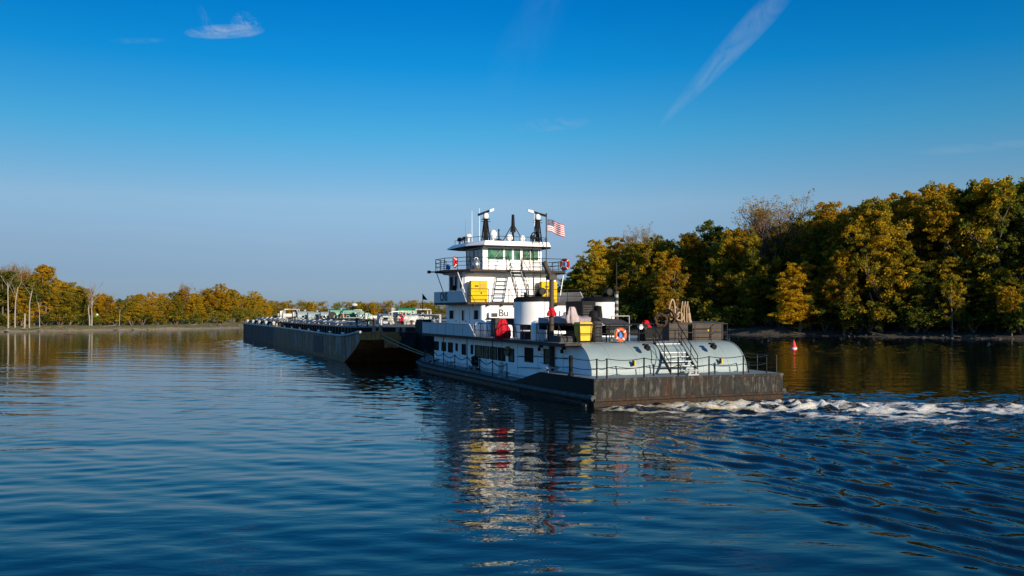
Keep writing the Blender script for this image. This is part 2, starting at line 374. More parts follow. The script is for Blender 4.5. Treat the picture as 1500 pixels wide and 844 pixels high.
    g.l.new(mx.outputs[0], g.n['Material Output'].inputs[0])
    me.materials.append(m)
    o = bpy.data.objects.new('water', me); C.objects.link(o); tag(o, kind='structure')
make_water()

# ------------------------------------------------------------------ the towboat
boat = empty('towboat', BO, BROT, label='white multi deck river towboat with two funnels pushing the barges', cat='towboat')
WID = 12.16
def port_t(s): return float(np.interp(s, [0, 3, 6.2, 10, 30, 33, 35, 36.2], [0, -.15, -.3, -.35, -.15, .3, 1.2, 2.4]))
def deck_z(s): return float(np.interp(s, [0, 6.2, 10, 26, 36.2], [1.5, 1.5, .70, .80, 1.02]))
def make_hull():
    st = [0, 1, 3, 5, 6.2, 7, 8, 9, 10, 14, 18, 22, 26, 30, 33, 35, 36.2]
    m = MB(); vs = []; n = 4
    for s in st:
        t = port_t(s); z = deck_z(s)
        vs += [(t, s, -1), (t, s, z), (WID-t, s, z), (WID-t, s, -1)]
    fs = []; mi = []
    for i in range(len(st)-1):
        a, b = i*4, i*4+4
        m_side = 1
        m.add([vs[a], vs[a+1], vs[b+1], vs[b]], [(0, 1, 2, 3)], 1); m.add([vs[a+3], vs[a+2], vs[b+2], vs[b+3]], [(3, 2, 1, 0)], 1)
        m.add([vs[a+1], vs[a+2], vs[b+2], vs[b+1]], [(0, 1, 2, 3)], 0)
    m.add(vs[:4], [(0, 1, 2, 3)], 0); m.add(vs[-4:], [(3, 2, 1, 0)], 1)
    return m.build('hull', [HULL, HULLP], boat)
make_hull()
m = MB()                                   # deck sheet 4 mm proud with a small margin
st = [.05, 3, 6.2, 8, 10, 18, 26, 31, 34, 36.1]
for a, b in zip(st, st[1:]):
    ta, tb = port_t(a)+.04, port_t(b)+.04
    m.add([(ta, a, deck_z(a)+.006), (WID-ta, a, deck_z(a)+.006), (WID-tb, b, deck_z(b)+.006), (tb, b, deck_z(b)+.006)], [(0, 1, 2, 3)])
m.build('main_deck', DECKM, boat)
m = MB()                                   # guard rail of steel half pipe round the hull
m.tube([(port_t(s)-.05, s, float(np.interp(s, [0, 10, 26, 36.2], [.50, .48, .50, .72]))) for s in (-.05, 1, 3, 6.2, 8, 10, 14, 18, 22, 26, 30, 33, 35, 36.2)], .16, 8)
m.tube([(WID+.05-port_t(s)*0, s, .5) for s in (-.05, 10, 20, 30)], .16, 8)
m.box((port_t(10)-.04, 9, .12), (port_t(10)+.1, 30, .34))
m.build('rub_rail', GUARD, boat)
m = MB(); m.box((-.03, -.16, .34), (WID+.03, -.002, .46)); m.box((-.02, -.05, 1.36), (WID+.02, -.002, 1.505)); m.box((.02, -.035, .05), (WID-.02, -.002, .08))
for i in range(9): m.box((.5+i*1.39, -.022, .43), (.53+i*1.39, -.002, 1.36))
m.build('transom_guard', HULL, boat)
m = MB(); m.tube([(-.16, 1.2, .16), (-.16, 3.0, .18), (-.2, 4.6, .2)], .045, 6); m.tube([(-.16, 1.2, .5), (-.16, 1.2, .12)], .04, 6); m.box((-.24, .5, .02), (-.02, .95, .22)); m.build('side_bracket', GUARD, boat)
for t in (2.0, 9.4):
    m = MB(); m.xprism([(36.2, -.6), (36.2, 1.0), (37.2, 4.3), (39.35, 4.3), (39.6, 4.0), (39.6, -.6)], t, t+.8)
    for z in (1.2, 2.0, 2.8, 3.6): m.box((t-.03, 39.6, z), (t+.83, 39.68, z+.25))
    m.build('push_knee', BLACK, boat)

# main cabin
ZB = .55
m = MB(); m.prism([(1.0, 4.2), (11.2, 4.2), (11.2, 30.6), (10.2, 31.2), (2.0, 31.2), (1.0, 30.6)], ZB, 3.1)
main = m.build('main_cabin', CABIN, boat)
m = MB()
for s in (6.0, 9.3, 12.55, 15.3, 18.3, 21.0, 24.0, 26.3, 28.0, 30.0): m.box((.985, s, 1.0), (.999, s+.03, 3.05))
m.box((.96, 12.4, 2.98), (1.0, 30.6, 3.1)); m.box((.97, 6.6, .8), (.999, 30.5, .9))
m.build('wall_seam', BULW, main)
prof = [(4.2+2.1*math.cos(a)*-1, 1.5+1.72*math.sin(a)) for a in [math.pi/2*i/18 for i in range(19)]]
prof = [(4.2, 1.45), (2.1, 1.45)]+prof
m = MB(); n = len(prof)
m.add([(1.0, p[0], p[1]) for p in prof], [list(range(n))], 1); m.add([(11.2, p[0], p[1]) for p in prof], [list(range(n))[::-1]], 1)
for i in range(1, n-1): m.add([(1.0,)+prof[i], (11.2,)+prof[i], (11.2,)+prof[i+1], (1.0,)+prof[i+1]], [(0, 1, 2, 3)], 0, i > 1)
m.build('rounded_cabin_end', [MINT, CABIN], boat)
m = MB()                                   # pale trim round the arched ends
for t in (.975, 11.225):
    m = MB(); m.tube([(t, p[0]-.01, p[1]+.01) for p in prof[1:]], .035, 6); m.build('arch_trim', MINT, boat)

def window(parent, face, at, a0, a1, z0, z1, gm=GLASS, split=0, fm=BULW, name='window'):
    """face 'p': on a port wall x = at, spans y; 'a': on an aft wall y = at, spans x"""
    fr = .05; m = MB(); p = MB()
    def bx(mb, lo, hi, u0, u1, w0, w1):
        if face == 'p': mb.box((at-hi, u0, w0), (at-lo, u1, w1))
        else: mb.box((u0, at-hi, w0), (u1, at-lo, w1))
    for (u0, u1, w0, w1) in ((a0-fr, a0, z0-fr, z1+fr), (a1, a1+fr, z0-fr, z1+fr), (a0, a1, z0-fr, z0), (a0, a1, z1, z1+fr)): bx(m, .002, .05, u0, u1, w0, w1)
    bx(p, .003, .015, a0, a1, z0, z1)
    if split:
        for k in range(1, split+1): bx(m, .017, .035, a0+(a1-a0)*k/(split+1)-.02, a0+(a1-a0)*k/(split+1)+.02, z0, z1)
    w = m.build(name, fm, parent); p.build('pane', gm, w)
    return w
for a, b, z0, z1, g_, sp in ((29.4, 30.55, 1.86, 2.5, GLASS, 0), (27.5, 28.5, 1.86, 2.5, GLASS, 0), (25.8, 26.8, 1.82, 2.52, GLASS, 0), (24.6, 24.95, 2.0, 2.5, GLASS, 0), (22.7, 23.5, 1.78, 2.5, GLASS, 0),
      (21.1, 21.45, 1.9, 2.5, GLASS, 0), (19.25, 20.55, 1.72, 2.52, GLASSREFL, 0), (17.75, 18.95, 1.72, 2.52, GLASSREFL, 0), (16.25, 17.45, 1.72, 2.52, GLASSREFL, 0), (14.75, 15.95, 1.7, 2.52, GLASS, 0), (13.2, 14.0, 1.72, 2.52, GLASSREFL, 0),
      (10.1, 11.3, 1.86, 2.68, GLASS, 1), (7.35, 8.35, 1.9, 2.7, GLASSREFL, 0)):
    window(main, 'p', 1.0, a, b, z0, z1, g_, sp, BLACK)
m = MB(); m.box((.965, 5.7, 1.55), (.998, 6.75, 2.95)); d = m.build('door', CABIN, main)
m = MB(); m.box((.93, 6.55, 2.2), (.963, 6.65, 2.32)); m.build('handle', BLACK, d)
m = MB()                                   # grab rail along the aft port wall
m.tube([(.9, 5.0, 2.3), (.9, 9.5, 2.25), (.9, 12.4, 2.1)], .025); m.tube([(.88, 8.6, 1.55), (.88, 12.3, 1.4)], .02)
m.build('grab_rail', RAIL, main)
for s in (5.4, 8.6):
    m = MB(); m.box((.84, s, 2.82), (.998, s+.2, 2.95)); m.cyl((.8, s+.1, 2.82), (.8, s+.1, 2.6), .09, 10); m.build('wall_lamp', BLACK, main)
for t in (2.3, 4.0, 8.25, 10.0):           # weld seams over the curve
    m = MB(); m.tube([(t, p[0]-.004, p[1]+.004) for p in prof[1:]], .014, 5); m.build('weld_seam', BULW, boat)
for t in (4.55, 9.0):                      # floodlights on the rounded cabin end
    m = MB(); m.cyl((t, 2.55, 2.95), (t, 2.35, 3.1), .04, 8); m.cyl((t, 2.42, 3.02), (t, 2.12, 2.96), .12, 12, 0, .16); m.box((t-.14, 2.3, 3.1), (t+.14, 2.55, 3.2)); m.build('floodlight', BLACK, boat)
for t in (3.55, 9.35):
    m = MB(); m.box((t-.06, 1.98, 2.0), (t+.02, 2.09, 2.3)); m.box((t+.021, 1.96, 2.02), (t+.1, 2.09, 2.28), 1); m.build('yellow_tag', [BLACK, YELLOW], boat)

# railings
def railing(name, pts, h, posts, mat=RAIL, parent=boat, mids=1, r=.028, brace=True):
    """posts: distances along pts between stanchions"""
    m = MB(); P_ = [Vector(p) for p in pts]
    for k in range(mids+1): m.tube([p+Vector((0, 0, h*(k+1)/(mids+1))) for p in P_], r if k == mids else r*.8, 6)
    for a, b in zip(P_, P_[1:]):
        L = (b-a).length; n = max(1, round(L/posts))
        for i in range(n+1):
            p = a.lerp(b, i/n); m.cyl(p, p+Vector((0, 0, h)), r, 6)
            if brace and i < n and i % 2 == 0: q = a.lerp(b, min(1, (i+.35)/n)); m.tube([p+Vector((0, 0, h)), q], r*.8, 5)
    return m.build(name, mat, parent)
# second deck
m = MB(); m.prism([(-.05, 3.3), (.97, 3.3), (.97, 4.21), (11.23, 4.21), (11.23, 8), (12.2, 8), (12.2, 30.7), (-.05, 30.7)], 3.12, 3.238); m.box((-.07, 3.6, 3.04), (.95, 30.7, 3.12)); m.box((11.25, 8, 3.0), (12.2, 30.7, 3.12))
dk2 = m.build('upper_deck', EDGE, boat)
m = MB(); m.box((0, 4.25, 3.2385), (11.2, 30.65, 3.25)); m.box((11.21, 8.05, 3.2385), (12.17, 30.65, 3.25)); m.build('deck_cover', DECKM, dk2)
m = MB()
m.add([(-.02, 17.9, 3.25), (-.02, 30.68, 3.25), (-.02, 30.68, 4.1), (-.02, 19.0, 4.08), (.05, 17.9, 3.25), (.05, 30.68, 3.25), (.05, 30.68, 4.1), (.05, 19.0, 4.08)], [(0, 1, 2, 3), (7, 6, 5, 4), (3, 2, 6, 7), (0, 3, 7, 4), (1, 0, 4, 5), (2, 1, 5, 6)])
m.box((.05, 30.61, 3.25), (12.1, 30.68, 4.1)); m.box((12.1, 19, 3.25), (12.17, 30.68, 4.1))
m.tube([(-.02, 19, 4.1), (-.02, 30.68, 4.12)], .04, 6)
for s in (20.5, 22.5, 24.5, 26.5, 28.5): m.box((-.045, s, 3.28), (-.021, s+.05, 4.06))
m.build('forward_bulwark', BULW, boat)
railing('upper_rail', [(.05, 18.2, 3.25), (.05, 8.3, 3.25)], .95, 1.25)
railing('upper_rail', [(.05, 7.4, 3.25), (.05, 4.4, 3.25), (1.1, 4.0, 3.25)], 1.0, 1.4, RAIL)
railing('stern_rail', [(1.15, 3.95, 3.24), (6.0, 3.95, 3.24)], 1.05, 1.0, RAIL, boat, 1, .03, False)
railing('stern_rail', [(7.75, 3.95, 3.24), (11.2, 3.95, 3.24), (11.15, 4.4, 3.24), (11.15, 8, 3.24)], 1.05, 1.15, DKGREY, boat, 1, .03, False)
# second cabin with rounded corners
m = MB(); m.prism([(2.2, 22.85), (2.27, 22.68), (2.45, 22.6), (9.75, 22.6), (9.92, 22.68), (9.98, 22.85), (9.98, 31.0), (2.2, 31.0)], 3.25, 5.58)
c2 = m.build('second_cabin', WHITE, boat)
m = MB(); m.box((2.5, 22.585, 5.28), (9.7, 22.598, 5.58)); m.build('wall_seam', BULW, c2)
for a, b in ((29.0, 30.1), (26.45, 26.95), (23.1, 24.1)): window(c2, 'p', 2.2, a, b, 4.42 if b-a > .6 else 4.3, 5.12, GLASS, 0, WHITE)
for s in (25.2, 27.6):
    m = MB(); m.box((2.16, s, 3.3), (2.198, s+.8, 5.2)); d = m.build('door', WHITE, c2)
    m = MB(); m.box((2.12, s+.68, 4.2), (2.158, s+.76, 4.32)); m.build('handle', BLACK, d)
def wall_ac(t, s, z, parent, w=.72):
    m = MB(); m.box((t, s-.35, z), (t+w, s-.001, z+.42)); a = m.build('air_conditioner', WHITE, parent)
    m = MB(); m.box((t+.14, s-.362, z+.06), (t+w-.06, s-.351, z+.36)); m.build('grille', BROWNL, a)
    m = MB(); m.box((t-.1, s-.4, z-.06), (t+w+.1, s-.001, z-.002)); m.tube([(t-.06, s-.38, z-.06), (t-.06, s-.02, z-.3)], .03, 5); m.tube([(t+w+.06, s-.38, z-.06), (t+w+.06, s-.02, z-.3)], .03, 5); m.build('bracket', BLACK, a)
wall_ac(2.75, 22.6, 4.55, c2); wall_ac(9.25, 22.6, 4.6, c2)
def lettering(txt, loc, rot, size, mat, parent, name='lettering', outline=False):
    cu = bpy.data.curves.new(name, 'FONT'); cu.body = txt; cu.size = size; cu.extrude = .006
    cu.offset = .012
    o = bpy.data.objects.new(name, cu); C.objects.link(o); o.parent = parent; o.location = loc; o.rotation_euler = rot
    cu.materials.append(mat)
    # turn the curve into a mesh so it is plain geometry
    dg = bpy.context.evaluated_depsgraph_get(); me = bpy.data.meshes.new_from_object(o.evaluated_get(dg))
    o2 = bpy.data.objects.new(name, me); C.objects.link(o2); o2.parent = parent; o2.location = loc; o2.rotation_euler = rot
    bpy.data.objects.remove(o)
    return o2
lettering('Bu', (3.62, 22.588, 4.66), (R(90), 0, 0), .78, DKGREY, c2)
lettering('I', (8.72, 22.588, 4.55), (R(90), 0, 0), .75, DKGREY, c2)
# third deck
m = MB(); m.prism([(1.0, 22.3), (11.16, 22.3), (11.16, 30.7), (1.0, 30.7)], 5.58, 5.75)
for i in range(9): m.box((1.5+i*1.15, 22.25, 5.44), (1.56+i*1.15, 22.62, 5.58))
dk3 = m.build('third_deck', EDGE, boat)
m = MB()
pb = [(1.0, 22.9), (1.0, 24.1), (1.0, 30.68)]
m.add([(1.0, 22.6, 5.75), (1.0, 30.68, 5.75), (1.0, 30.68, 6.66), (1.0, 23.5, 6.62), (1.06, 22.6, 5.75), (1.06, 30.68, 5.75), (1.06, 30.68, 6.66), (1.06, 23.5, 6.62)], [(0, 1, 2, 3), (7, 6, 5, 4), (3, 2, 6, 7), (0, 3, 7, 4), (1, 0, 4, 5), (2, 1, 5, 6)])
m.box((1.06, 30.6, 5.75), (11.1, 30.68, 6.66))
m.add([(11.16, 22.6, 5.75), (11.16, 30.68, 5.75), (11.16, 30.68, 6.66), (11.16, 23.5, 6.62), (11.1, 22.6, 5.75), (11.1, 30.68, 5.75), (11.1, 30.68, 6.66), (11.1, 23.5, 6.62)], [(0, 1, 2, 3), (7, 6, 5, 4), (3, 2, 6, 7), (0, 3, 7, 4), (1, 0, 4, 5), (2, 1, 5, 6)])
b3 = m.build('name_bulwark', BULW, boat)
lettering('CNS', (.985, 29.0, 5.9), (R(90), 0, R(-90)), .98, DKGREY, b3)
railing('third_rail', [(1.05, 22.4, 5.75), (11.1, 22.4, 5.75)], 1.0, 1.7)
m = MB(); m.prism([(1.95, 26.15), (2.1, 25.95), (2.3, 25.9), (9.85, 25.9), (10.05, 25.95), (10.2, 26.15), (10.2, 29.6), (1.95, 29.6)], 5.75, 8.2)
c3 = m.build('third_cabin', WHITE, boat)
for a, b in ((28.4, 29.2), (27.4, 27.95), (26.2, 26.65)): window(c3, 'p', 1.95, a, b, 6.9, 7.9, GLASS, 0, BULW)
m = MB(); m.box((1.6, 27.6, 6.75), (1.945, 28.3, 7.15)); m.build('wall_vent', BLACK, c3)
ORANGEP = paint('orange_panel', (.66, .27, .008), .6, .06, 2)
for t in (2.3, 8.4):
    m = MB(); m.box((t, 25.1, 5.78), (t+1.4, 25.60, 7.42)); m.box((t+.03, 25.08, 7.42), (t+1.37, 25.58, 7.48)); m.box((t+.1, 25.6, 6.0), (t+1.3, 25.89, 7.2), 1); m.box((t+.1, 25.085, 6.62), (t+1.3, 25.097, 6.64), 1); m.box((t+.72, 25.085, 6.66), (t+.735, 25.097, 7.38), 1); m.box((t+.12, 25.085, 5.9), (t+1.3, 25.097, 5.915), 1); y_ = m.build('electrical_cabinet', [YELLOW, DKGREY], boat)
    m = MB(); m.box((t+.3, 25.07, 7.0), (t+.62, 25.097, 7.1)); m.build('warning_label', LETTER, y_)
    m = MB(); m.cyl((t+.85, 25.07, 6.5), (t+.85, 25.097, 6.5), .07, 10); m.build('latch', LETTER, y_)
    m = MB(); m.box((t+.78, 25.08, 6.9), (t+1.25, 25.097, 7.25)); m.build('vent_panel', ORANGEP, y_)
# pilot deck
oct_ = [(2.0, 24.5), (10.1, 24.5), (11.5, 27), (11.5, 29.4), (10, 31), (2.1, 31), (.65, 29.4), (.65, 27)]
m = MB(); m.prism(oct_, 8.2, 8.36)
dk4 = m.build('pilot_deck', EDGE, boat)
m = MB(); m.prism([(2.6, 25.2), (9.6, 25.2), (10.8, 27.2), (10.8, 29.2), (9.7, 30.4), (2.5, 30.4), (1.3, 29.2), (1.3, 27.2)], 8.05, 8.2); m.build('deck_beam', BULW, dk4)
op = [(x+(.08 if x < 6 else -.08), y+(.08 if y < 26 else 0), 8.36) for x, y in oct_]
railing('pilot_rail', [op[0], (5.1, 24.58, 8.36)], .95, 1.6, RAIL, boat, 2, .026); railing('pilot_rail', [(6.4, 24.58, 8.36), op[1]], .95, 1.8, RAIL, boat, 2, .026)
railing('pilot_rail', [op[1], op[2], op[3], op[4]], .95, 1.4, RAIL, boat, 2, .026); railing('pilot_rail', [op[0], op[7], op[6], op[5]], .95, 1.4, RAIL, boat, 2, .026)
for a, b in (((.75, 29.2, 8.2), (2.0, 30.2, 5.75)), ((1.4, 25.8, 8.2), (1.6, 24.6, 6.5)), ((11.4, 27.2, 8.2), (10.6, 26.4, 5.75)), ((11.4, 29.3, 8.2), (10.5, 30, 5.75))): m = MB(); m.cyl(a, b, .04, 6); m.build('deck_strut', WHITE, boat)
m = MB(); m.cyl((.65, 29.0, 8.28), (.15, 29.2, 8.28), .05, 6); m.cyl((.25, 29.2, 8.28), (-.02, 29.25, 8.28), .12, 10); m.build('side_lamp', BLACK, boat)
m = MB(); m.lathe((2.75, 25.2, 8.36), [(.0, 0), (.3, 0), (.3, .62), (.24, .66), (.24, .74), (.0, .76)], 16); m.torus((2.75, 25.2, 9.16), .15, .025, (0, 1, 0), 14, 6); m.build('deck_canister', STEEL, boat)
# wheelhouse
m = MB(); m.prism([(3.58, 25.9), (8.75, 25.9), (8.75, 29.9), (7.8, 30.8), (4.5, 30.8), (3.58, 29.9)], 8.36, 10.3)
wh = m.build('wheelhouse', WHITE, boat)
for a, b in ((3.98, 5.34), (5.48, 6.1), (6.26, 6.84), (7.03, 8.43)): window(wh, 'a', 25.9, a, b, 9.22, 10.14, GLASSG, 1 if b-a > 1.3 and a > 6 else 0, WHITE)
for a, b in ((26.15, 27.85), (28.1, 29.75)): window(wh, 'p', 3.58, a, b, 8.95, 10.12, GLASST, 1, BULW)
m = MB(); m.box((3.545, 26.0, 8.4), (3.577, 29.8, 8.85)); m.build('dark_band', BULW, wh)
for a_, b_ in (((4.5, 25.83, 9.25), (5.15, 25.83, 10.1)), ((7.2, 25.83, 9.25), (7.7, 25.83, 10.0))):
    m = MB(); m.tube([a_, b_], .028, 5); m.build('window_wiper', GREYM, wh)
m = MB(); low = [(3.3, 24.75), (9.05, 24.75), (9.95, 26.6), (9.95, 31.3), (8.6, 32.3), (3.7, 32.3), (2.35, 31.3), (2.35, 26.6)]
top = [(3.4, 24.85), (8.95, 24.85), (9.5, 26.7), (9.5, 31.1), (8.4, 31.9), (3.9, 31.9), (2.8, 31.1), (2.8, 26.7)]
lo2 = [(2.0+(x-2.35)*1.0, y) for x, y in low]
m.prism(low, 10.30, 10.36); m.prism(low, 10.36, 10.66, 0, top)
roof = m.build('wheelhouse_roof', WHITE, boat)
m = MB(); m.prism([(x*.985+.09, y*.99+.28) for x, y in low], 10.285, 10.299); m.build('roof_soffit_shade', DKGREY, roof)  # dark grey sheet paints in the shade under the roof
railing('roof_rail', [(3.6, 24.95, 10.66), (8.8, 24.95, 10.66), (9.4, 26.8, 10.66), (9.4, 30.8, 10.66)], .38, 1.0, RAIL, boat, 0, .02, False)
railing('roof_rail', [(3.6, 24.95, 10.66), (2.9, 26.8, 10.66), (2.9, 30.8, 10.66)], .38, 1.0, RAIL, boat, 0, .02, False)
# masts and antennas on the roof
def radar_mast(t, s, h, ang, tilt):
    m = MB(); z0 = 10.6
    for dx, dy in ((-.28, -.25), (.28, -.25), (-.28, .25), (.28, .25)): m.tube([(t+dx, s+dy, z0), (t+dx*.35, s+dy*.35, z0+h)], .055, 6)
    m.cyl((t, s, z0), (t, s, z0+h), .17, 10, 0, .10)
    for k in (.25, .5, .75):
        q = .28*(1-k*.65); m.box((t-q-.03, s-q-.03, z0+h*k), (t+q+.03, s+q+.03, z0+h*k+.04))
    m.box((t-.28, s-.28, z0+h), (t+.28, s+.28, z0+h+.05)); m.box((t-.4, s-.05, z0+h*.9), (t+.4, s+.05, z0+h*.9+.05))
    r = m.build('radar_mast', BLACK, boat)
    m = MB(); m.lathe((t, s, z0+h+.05), [(0, 0), (.2, 0), (.24, .15), (.22, .38), (.12, .48), (0, .5)], 14); m.build('radar_gearbox', WHITE, r)
    ca, sa = math.cos(ang), math.sin(ang); z = z0+h+.6
    m = MB()
    def bar(a, b, w, hh, mi):
        P = [(a, -w, 0), (b, -w, 0), (b, w, 0), (a, w, 0)]
        m.prism([(t+x*ca-y*sa, s+x*sa+y*ca) for x, y, _ in P], z-hh, z+hh, mi)
    
    for a0, a1, w, hh, mi in ((-.78, .78, .09, .085, 0), (.35, .8, .11, .095, 1)):
        P = [(a0, -w), (a1, -w), (a1, w), (a0, w)]; o_ = len(m.v)
        m.prism([(t+x*ca-y*sa, s+x*sa+y*ca) for x, y in P], z-hh, z+hh, mi)
        for q_ in range(8): vx = m.v[o_+q_]; m.v[o_+q_] = (vx[0], vx[1], vx[2]+tilt*P[q_ % 4][0])
    m.cyl((t, s, z-.15), (t, s, z), .07, 8, 0); m.build('radar_scanner', [BLACK, WHITE], r)
radar_mast(4.25, 27.0, 1.95, R(20), .35); radar_mast(8.72, 26.6, 2.0, R(165), .28)
m = MB(); m.cyl((6.5, 26.6, 10.6), (6.5, 26.6, 12.4), .10, 8); m.cyl((6.5, 26.6, 11.7), (6.5, 26.6, 13.0), .17, 10, 0, .11); m.box((6.3, 26.5, 11.55), (6.7, 26.7, 11.85))
m.tube([(6.45, 26.6, 12.2), (5.4, 26.2, 10.7)], .035, 5); m.tube([(6.55, 26.6, 12.2), (7.3, 26.2, 10.7)], .035, 5); m.build('light_mast', BLACK, boat)
m = MB(); m.cyl((5.2, 26.5, 10.66), (5.2, 26.5, 11.6), .05, 8); m.lathe((5.2, 26.5, 10.66), [(.45, 0), (.4, .18), (.1, .3), (0, .3)], 12); m.cyl((5.2, 26.5, 11.6), (5.2, 26.5, 11.75), .07, 8); m.build('stub_mast', BLACK, boat)
for t, s, z, r, sz in ((4.75, 26.6, 11.3, .32, 1.25), (6.0, 26.2, 11.05, .3, 1), (7.2, 26.3, 11.0, .26, 1.2), (3.3, 28.5, 11.3, .24, .8)):
    m = MB(); m.cyl((t, s, 10.63), (t, s, z), .07, 8); m.ball((t, s, z), r, 14, 0, sz); m.build('dome_antenna', WHITE, boat)
for t, s, z in ((2.95, 28.2, 12.6), (3.2, 27.4, 13.25), (3.7, 27.0, 13.45), (8.15, 26.0, 13.2)):
    m = MB(); m.cyl((t, s, 10.63), (t, s, z), .028, 6, 0, .016); m.build('whip_antenna', WHITE, boat)
m = MB(); m.tube([(7.95+.28*math.cos(a)*1, 25.6, 11.05+.45*math.sin(a)) for a in [math.pi*i/8 for i in range(9)]], .05, 6); m.cyl((8.23, 25.6, 11.1), (8.23, 25.6, 10.63), .05, 6); m.cyl((7.67, 25.6, 11.1), (7.67, 25.6, 10.63), .05, 6); m.build('roof_arch', BLACK, boat)
for t, s in ((3.0, 29.8), (3.1, 28.9), (7.75, 25.4), (9.2, 27.5)):
    m = MB(); m.cyl((t, s, 10.63), (t, s, 11.0), .05, 6); m.cyl((t, s-.1, 11.1), (t, s+.22, 11.1), .17, 10); m.box((t-.22, s-.05, 10.92), (t+.22, s+.05, 10.97)); m.build('searchlight', BLACK, boat)
m = MB(); m.cyl((8.5, 24.4, 5.9), (8.5, 24.4, 12.9), .045, 8); m.ball((8.5, 24.4, 12.92), .07); m.build('flagpole', DKGREY, boat)
# stairs between third deck and pilot deck, and ladders
def stairs(name, a, b, w, n, stringer, tread, rail_h=.9, parent=boat, rail=RAIL, posts=3):
    """a: top centre, b: bottom centre, w: width along x"""
    a, b = Vector(a), Vector(b); m = MB(); r = MB()
    for sx in (-w/2, w/2):
        o = Vector((sx, 0, 0)); d = Vector((0, 0, .12))
        pa, pb = a+o, b+o
        m.add([pa-d, pb-d, pb+d, pa+d]+[p+Vector((.05, 0, 0)) for p in (pa-d, pb-d, pb+d, pa+d)], [(0, 1, 2, 3), (7, 6, 5, 4), (0, 4, 5, 1), (3, 2, 6, 7), (1, 5, 6, 2), (0, 3, 7, 4)])
        up = Vector((0, 0, rail_h)); r.tube([pa+up+(a-b).normalized()*.5, pa+up, pb+up, pb+Vector((0, 0, .1))], .028, 6); r.tube([pa+up*.5, pb+up*.5], .022, 6)
        for k in range(posts): q = pa.lerp(pb, (k+.3)/posts); r.cyl(q, q+up, .025, 6)
    st = m.build(name, stringer, parent)
    t = MB()
    for k in range(n):
        c = a.lerp(b, (k+.5)/n); t.box((c.x-w/2+.05, c.y-.14, c.z-.025), (c.x+w/2, c.y+.14, c.z+.02))
    t.build('tread', tread, st); r.build('handrail', rail, st)
    return st
stairs('pilot_stair', (5.75, 24.45, 8.36), (5.78, 22.75, 5.85), .95, 9, GREYM, TREAD, .85)
def ladder(name, a, b, w, n, mat, parent=boat):
    a, b = Vector(a), Vector(b); m = MB()
    for sx in (-w/2, w/2): m.tube([a+Vector((sx, 0, 0)), b+Vector((sx, 0, 0))], .03, 6)
    for k in range(n): c = a.lerp(b, (k+.5)/n); m.cyl(c-Vector((w/2, 0, 0)), c+Vector((w/2, 0, 0)), .02, 5)
    return m.build(name, mat, parent)
ladder('roof_ladder', (7.75, 24.85, 11.1), (7.75, 24.35, 5.8), .62, 16, RAIL)
# funnels
for t in (3.5, 8.75):
    m = MB(); m.lathe((t, 15.8, 3.25), [(1.26, 0), (1.26, 2.45)], 28, 0, 1, 1.25); f_ = m.build('funnel', WHITE, boat)
    m = MB(); m.lathe((t, 15.8, 3.25), [(1.285, 2.45), (1.285, 2.62), (1.1, 2.8), (0, 2.84)], 28, 0, 1, 1.25); m.build('funnel_cap', BLACK, f_)
    m = MB(); m.tube([(t+.35, 15.6, 5.9), (t+.35, 15.5, 6.2), (t+.3, 15.2, 6.4), (t+.25, 14.7, 6.42)], .26, 12); m.cyl((t+.25, 14.69, 6.42), (t+.25, 14.685, 6.42), .22, 12, 1); m.build('exhaust_pipe', [BLACK, LETTER], f_)
    m = MB(); m.cyl((t-.5, 15.9, 6.0), (t-.5, 15.9, 6.35), .12, 10); m.box((t-.75, 15.2, 6.1), (t+.1, 16.2, 6.17)); m.build('vent_stub', BLACK, f_)
    m = MB(); m.cyl((t+.65, 14.43, 5.25), (t+.65, 14.36, 5.25), .08, 10); m.build('red_lamp', RED, f_)
m = MB(); m.prism([(6.55, 14.2), (7.6, 14.2), (7.6, 16.8), (6.55, 16.8)], 3.25, 5.75)
m.build('engine_casing', BLACK, boat)
m = MB(); 
for k in range(9): m.box((6.6, 14.14, 4.0+k*.17), (7.3, 14.198, 4.09+k*.17))
m.build('louvre', DKGREY, boat)
m = MB(); m.lathe((7.75, 14.3, 4.7), [(0, -.75), (.5, -.7), (.62, 0), (.5, .7), (0, .75)], 14, 0, .5, 1); m.build('intake_hood', BLACK, boat)
# vents and boxes on the second deck
for t, s, r, z in ((1.0, 19.9, .42, 1.0), (1.3, 15.1, .36, .9), (1.3, 9.9, .5, 1.2), (1.5, 18.9, .4, 1.1)):
    m = MB(); m.lathe((t, s, 3.25), [(r, 0), (r, z*.7), (r*.9, z*.9), (r*.5, z), (0, z*1.02)], 18); m.build('mushroom_vent', WHITE, boat)
m = MB(); m.box((1.3, 17.3, 3.25), (2.75, 18.2, 4.5)); m.box((1.25, 17.25, 4.5), (2.8, 18.25, 4.55)); cb = m.build('winch_cabinet', DKGREY, boat)
m = MB(); m.box((1.85, 17.27, 4.05), (2.07, 17.299, 4.4)); m.build('notice_plate', TANKB, cb)
m = MB(); m.box((.8, 10.9, 3.25), (1.5, 11.7, 3.75)); m.box((.75, 10.4, 3.85), (1.6, 11.6, 4.15)); m.build('fuel_box', BROWNL, boat)
m = MB(); m.box((.4, 4.9, 3.25), (1.4, 6.3, 3.6)); m.box((.42, 4.86, 3.3), (1.38, 4.899, 3.55)); m.build('deck_box', DKGREY, boat)
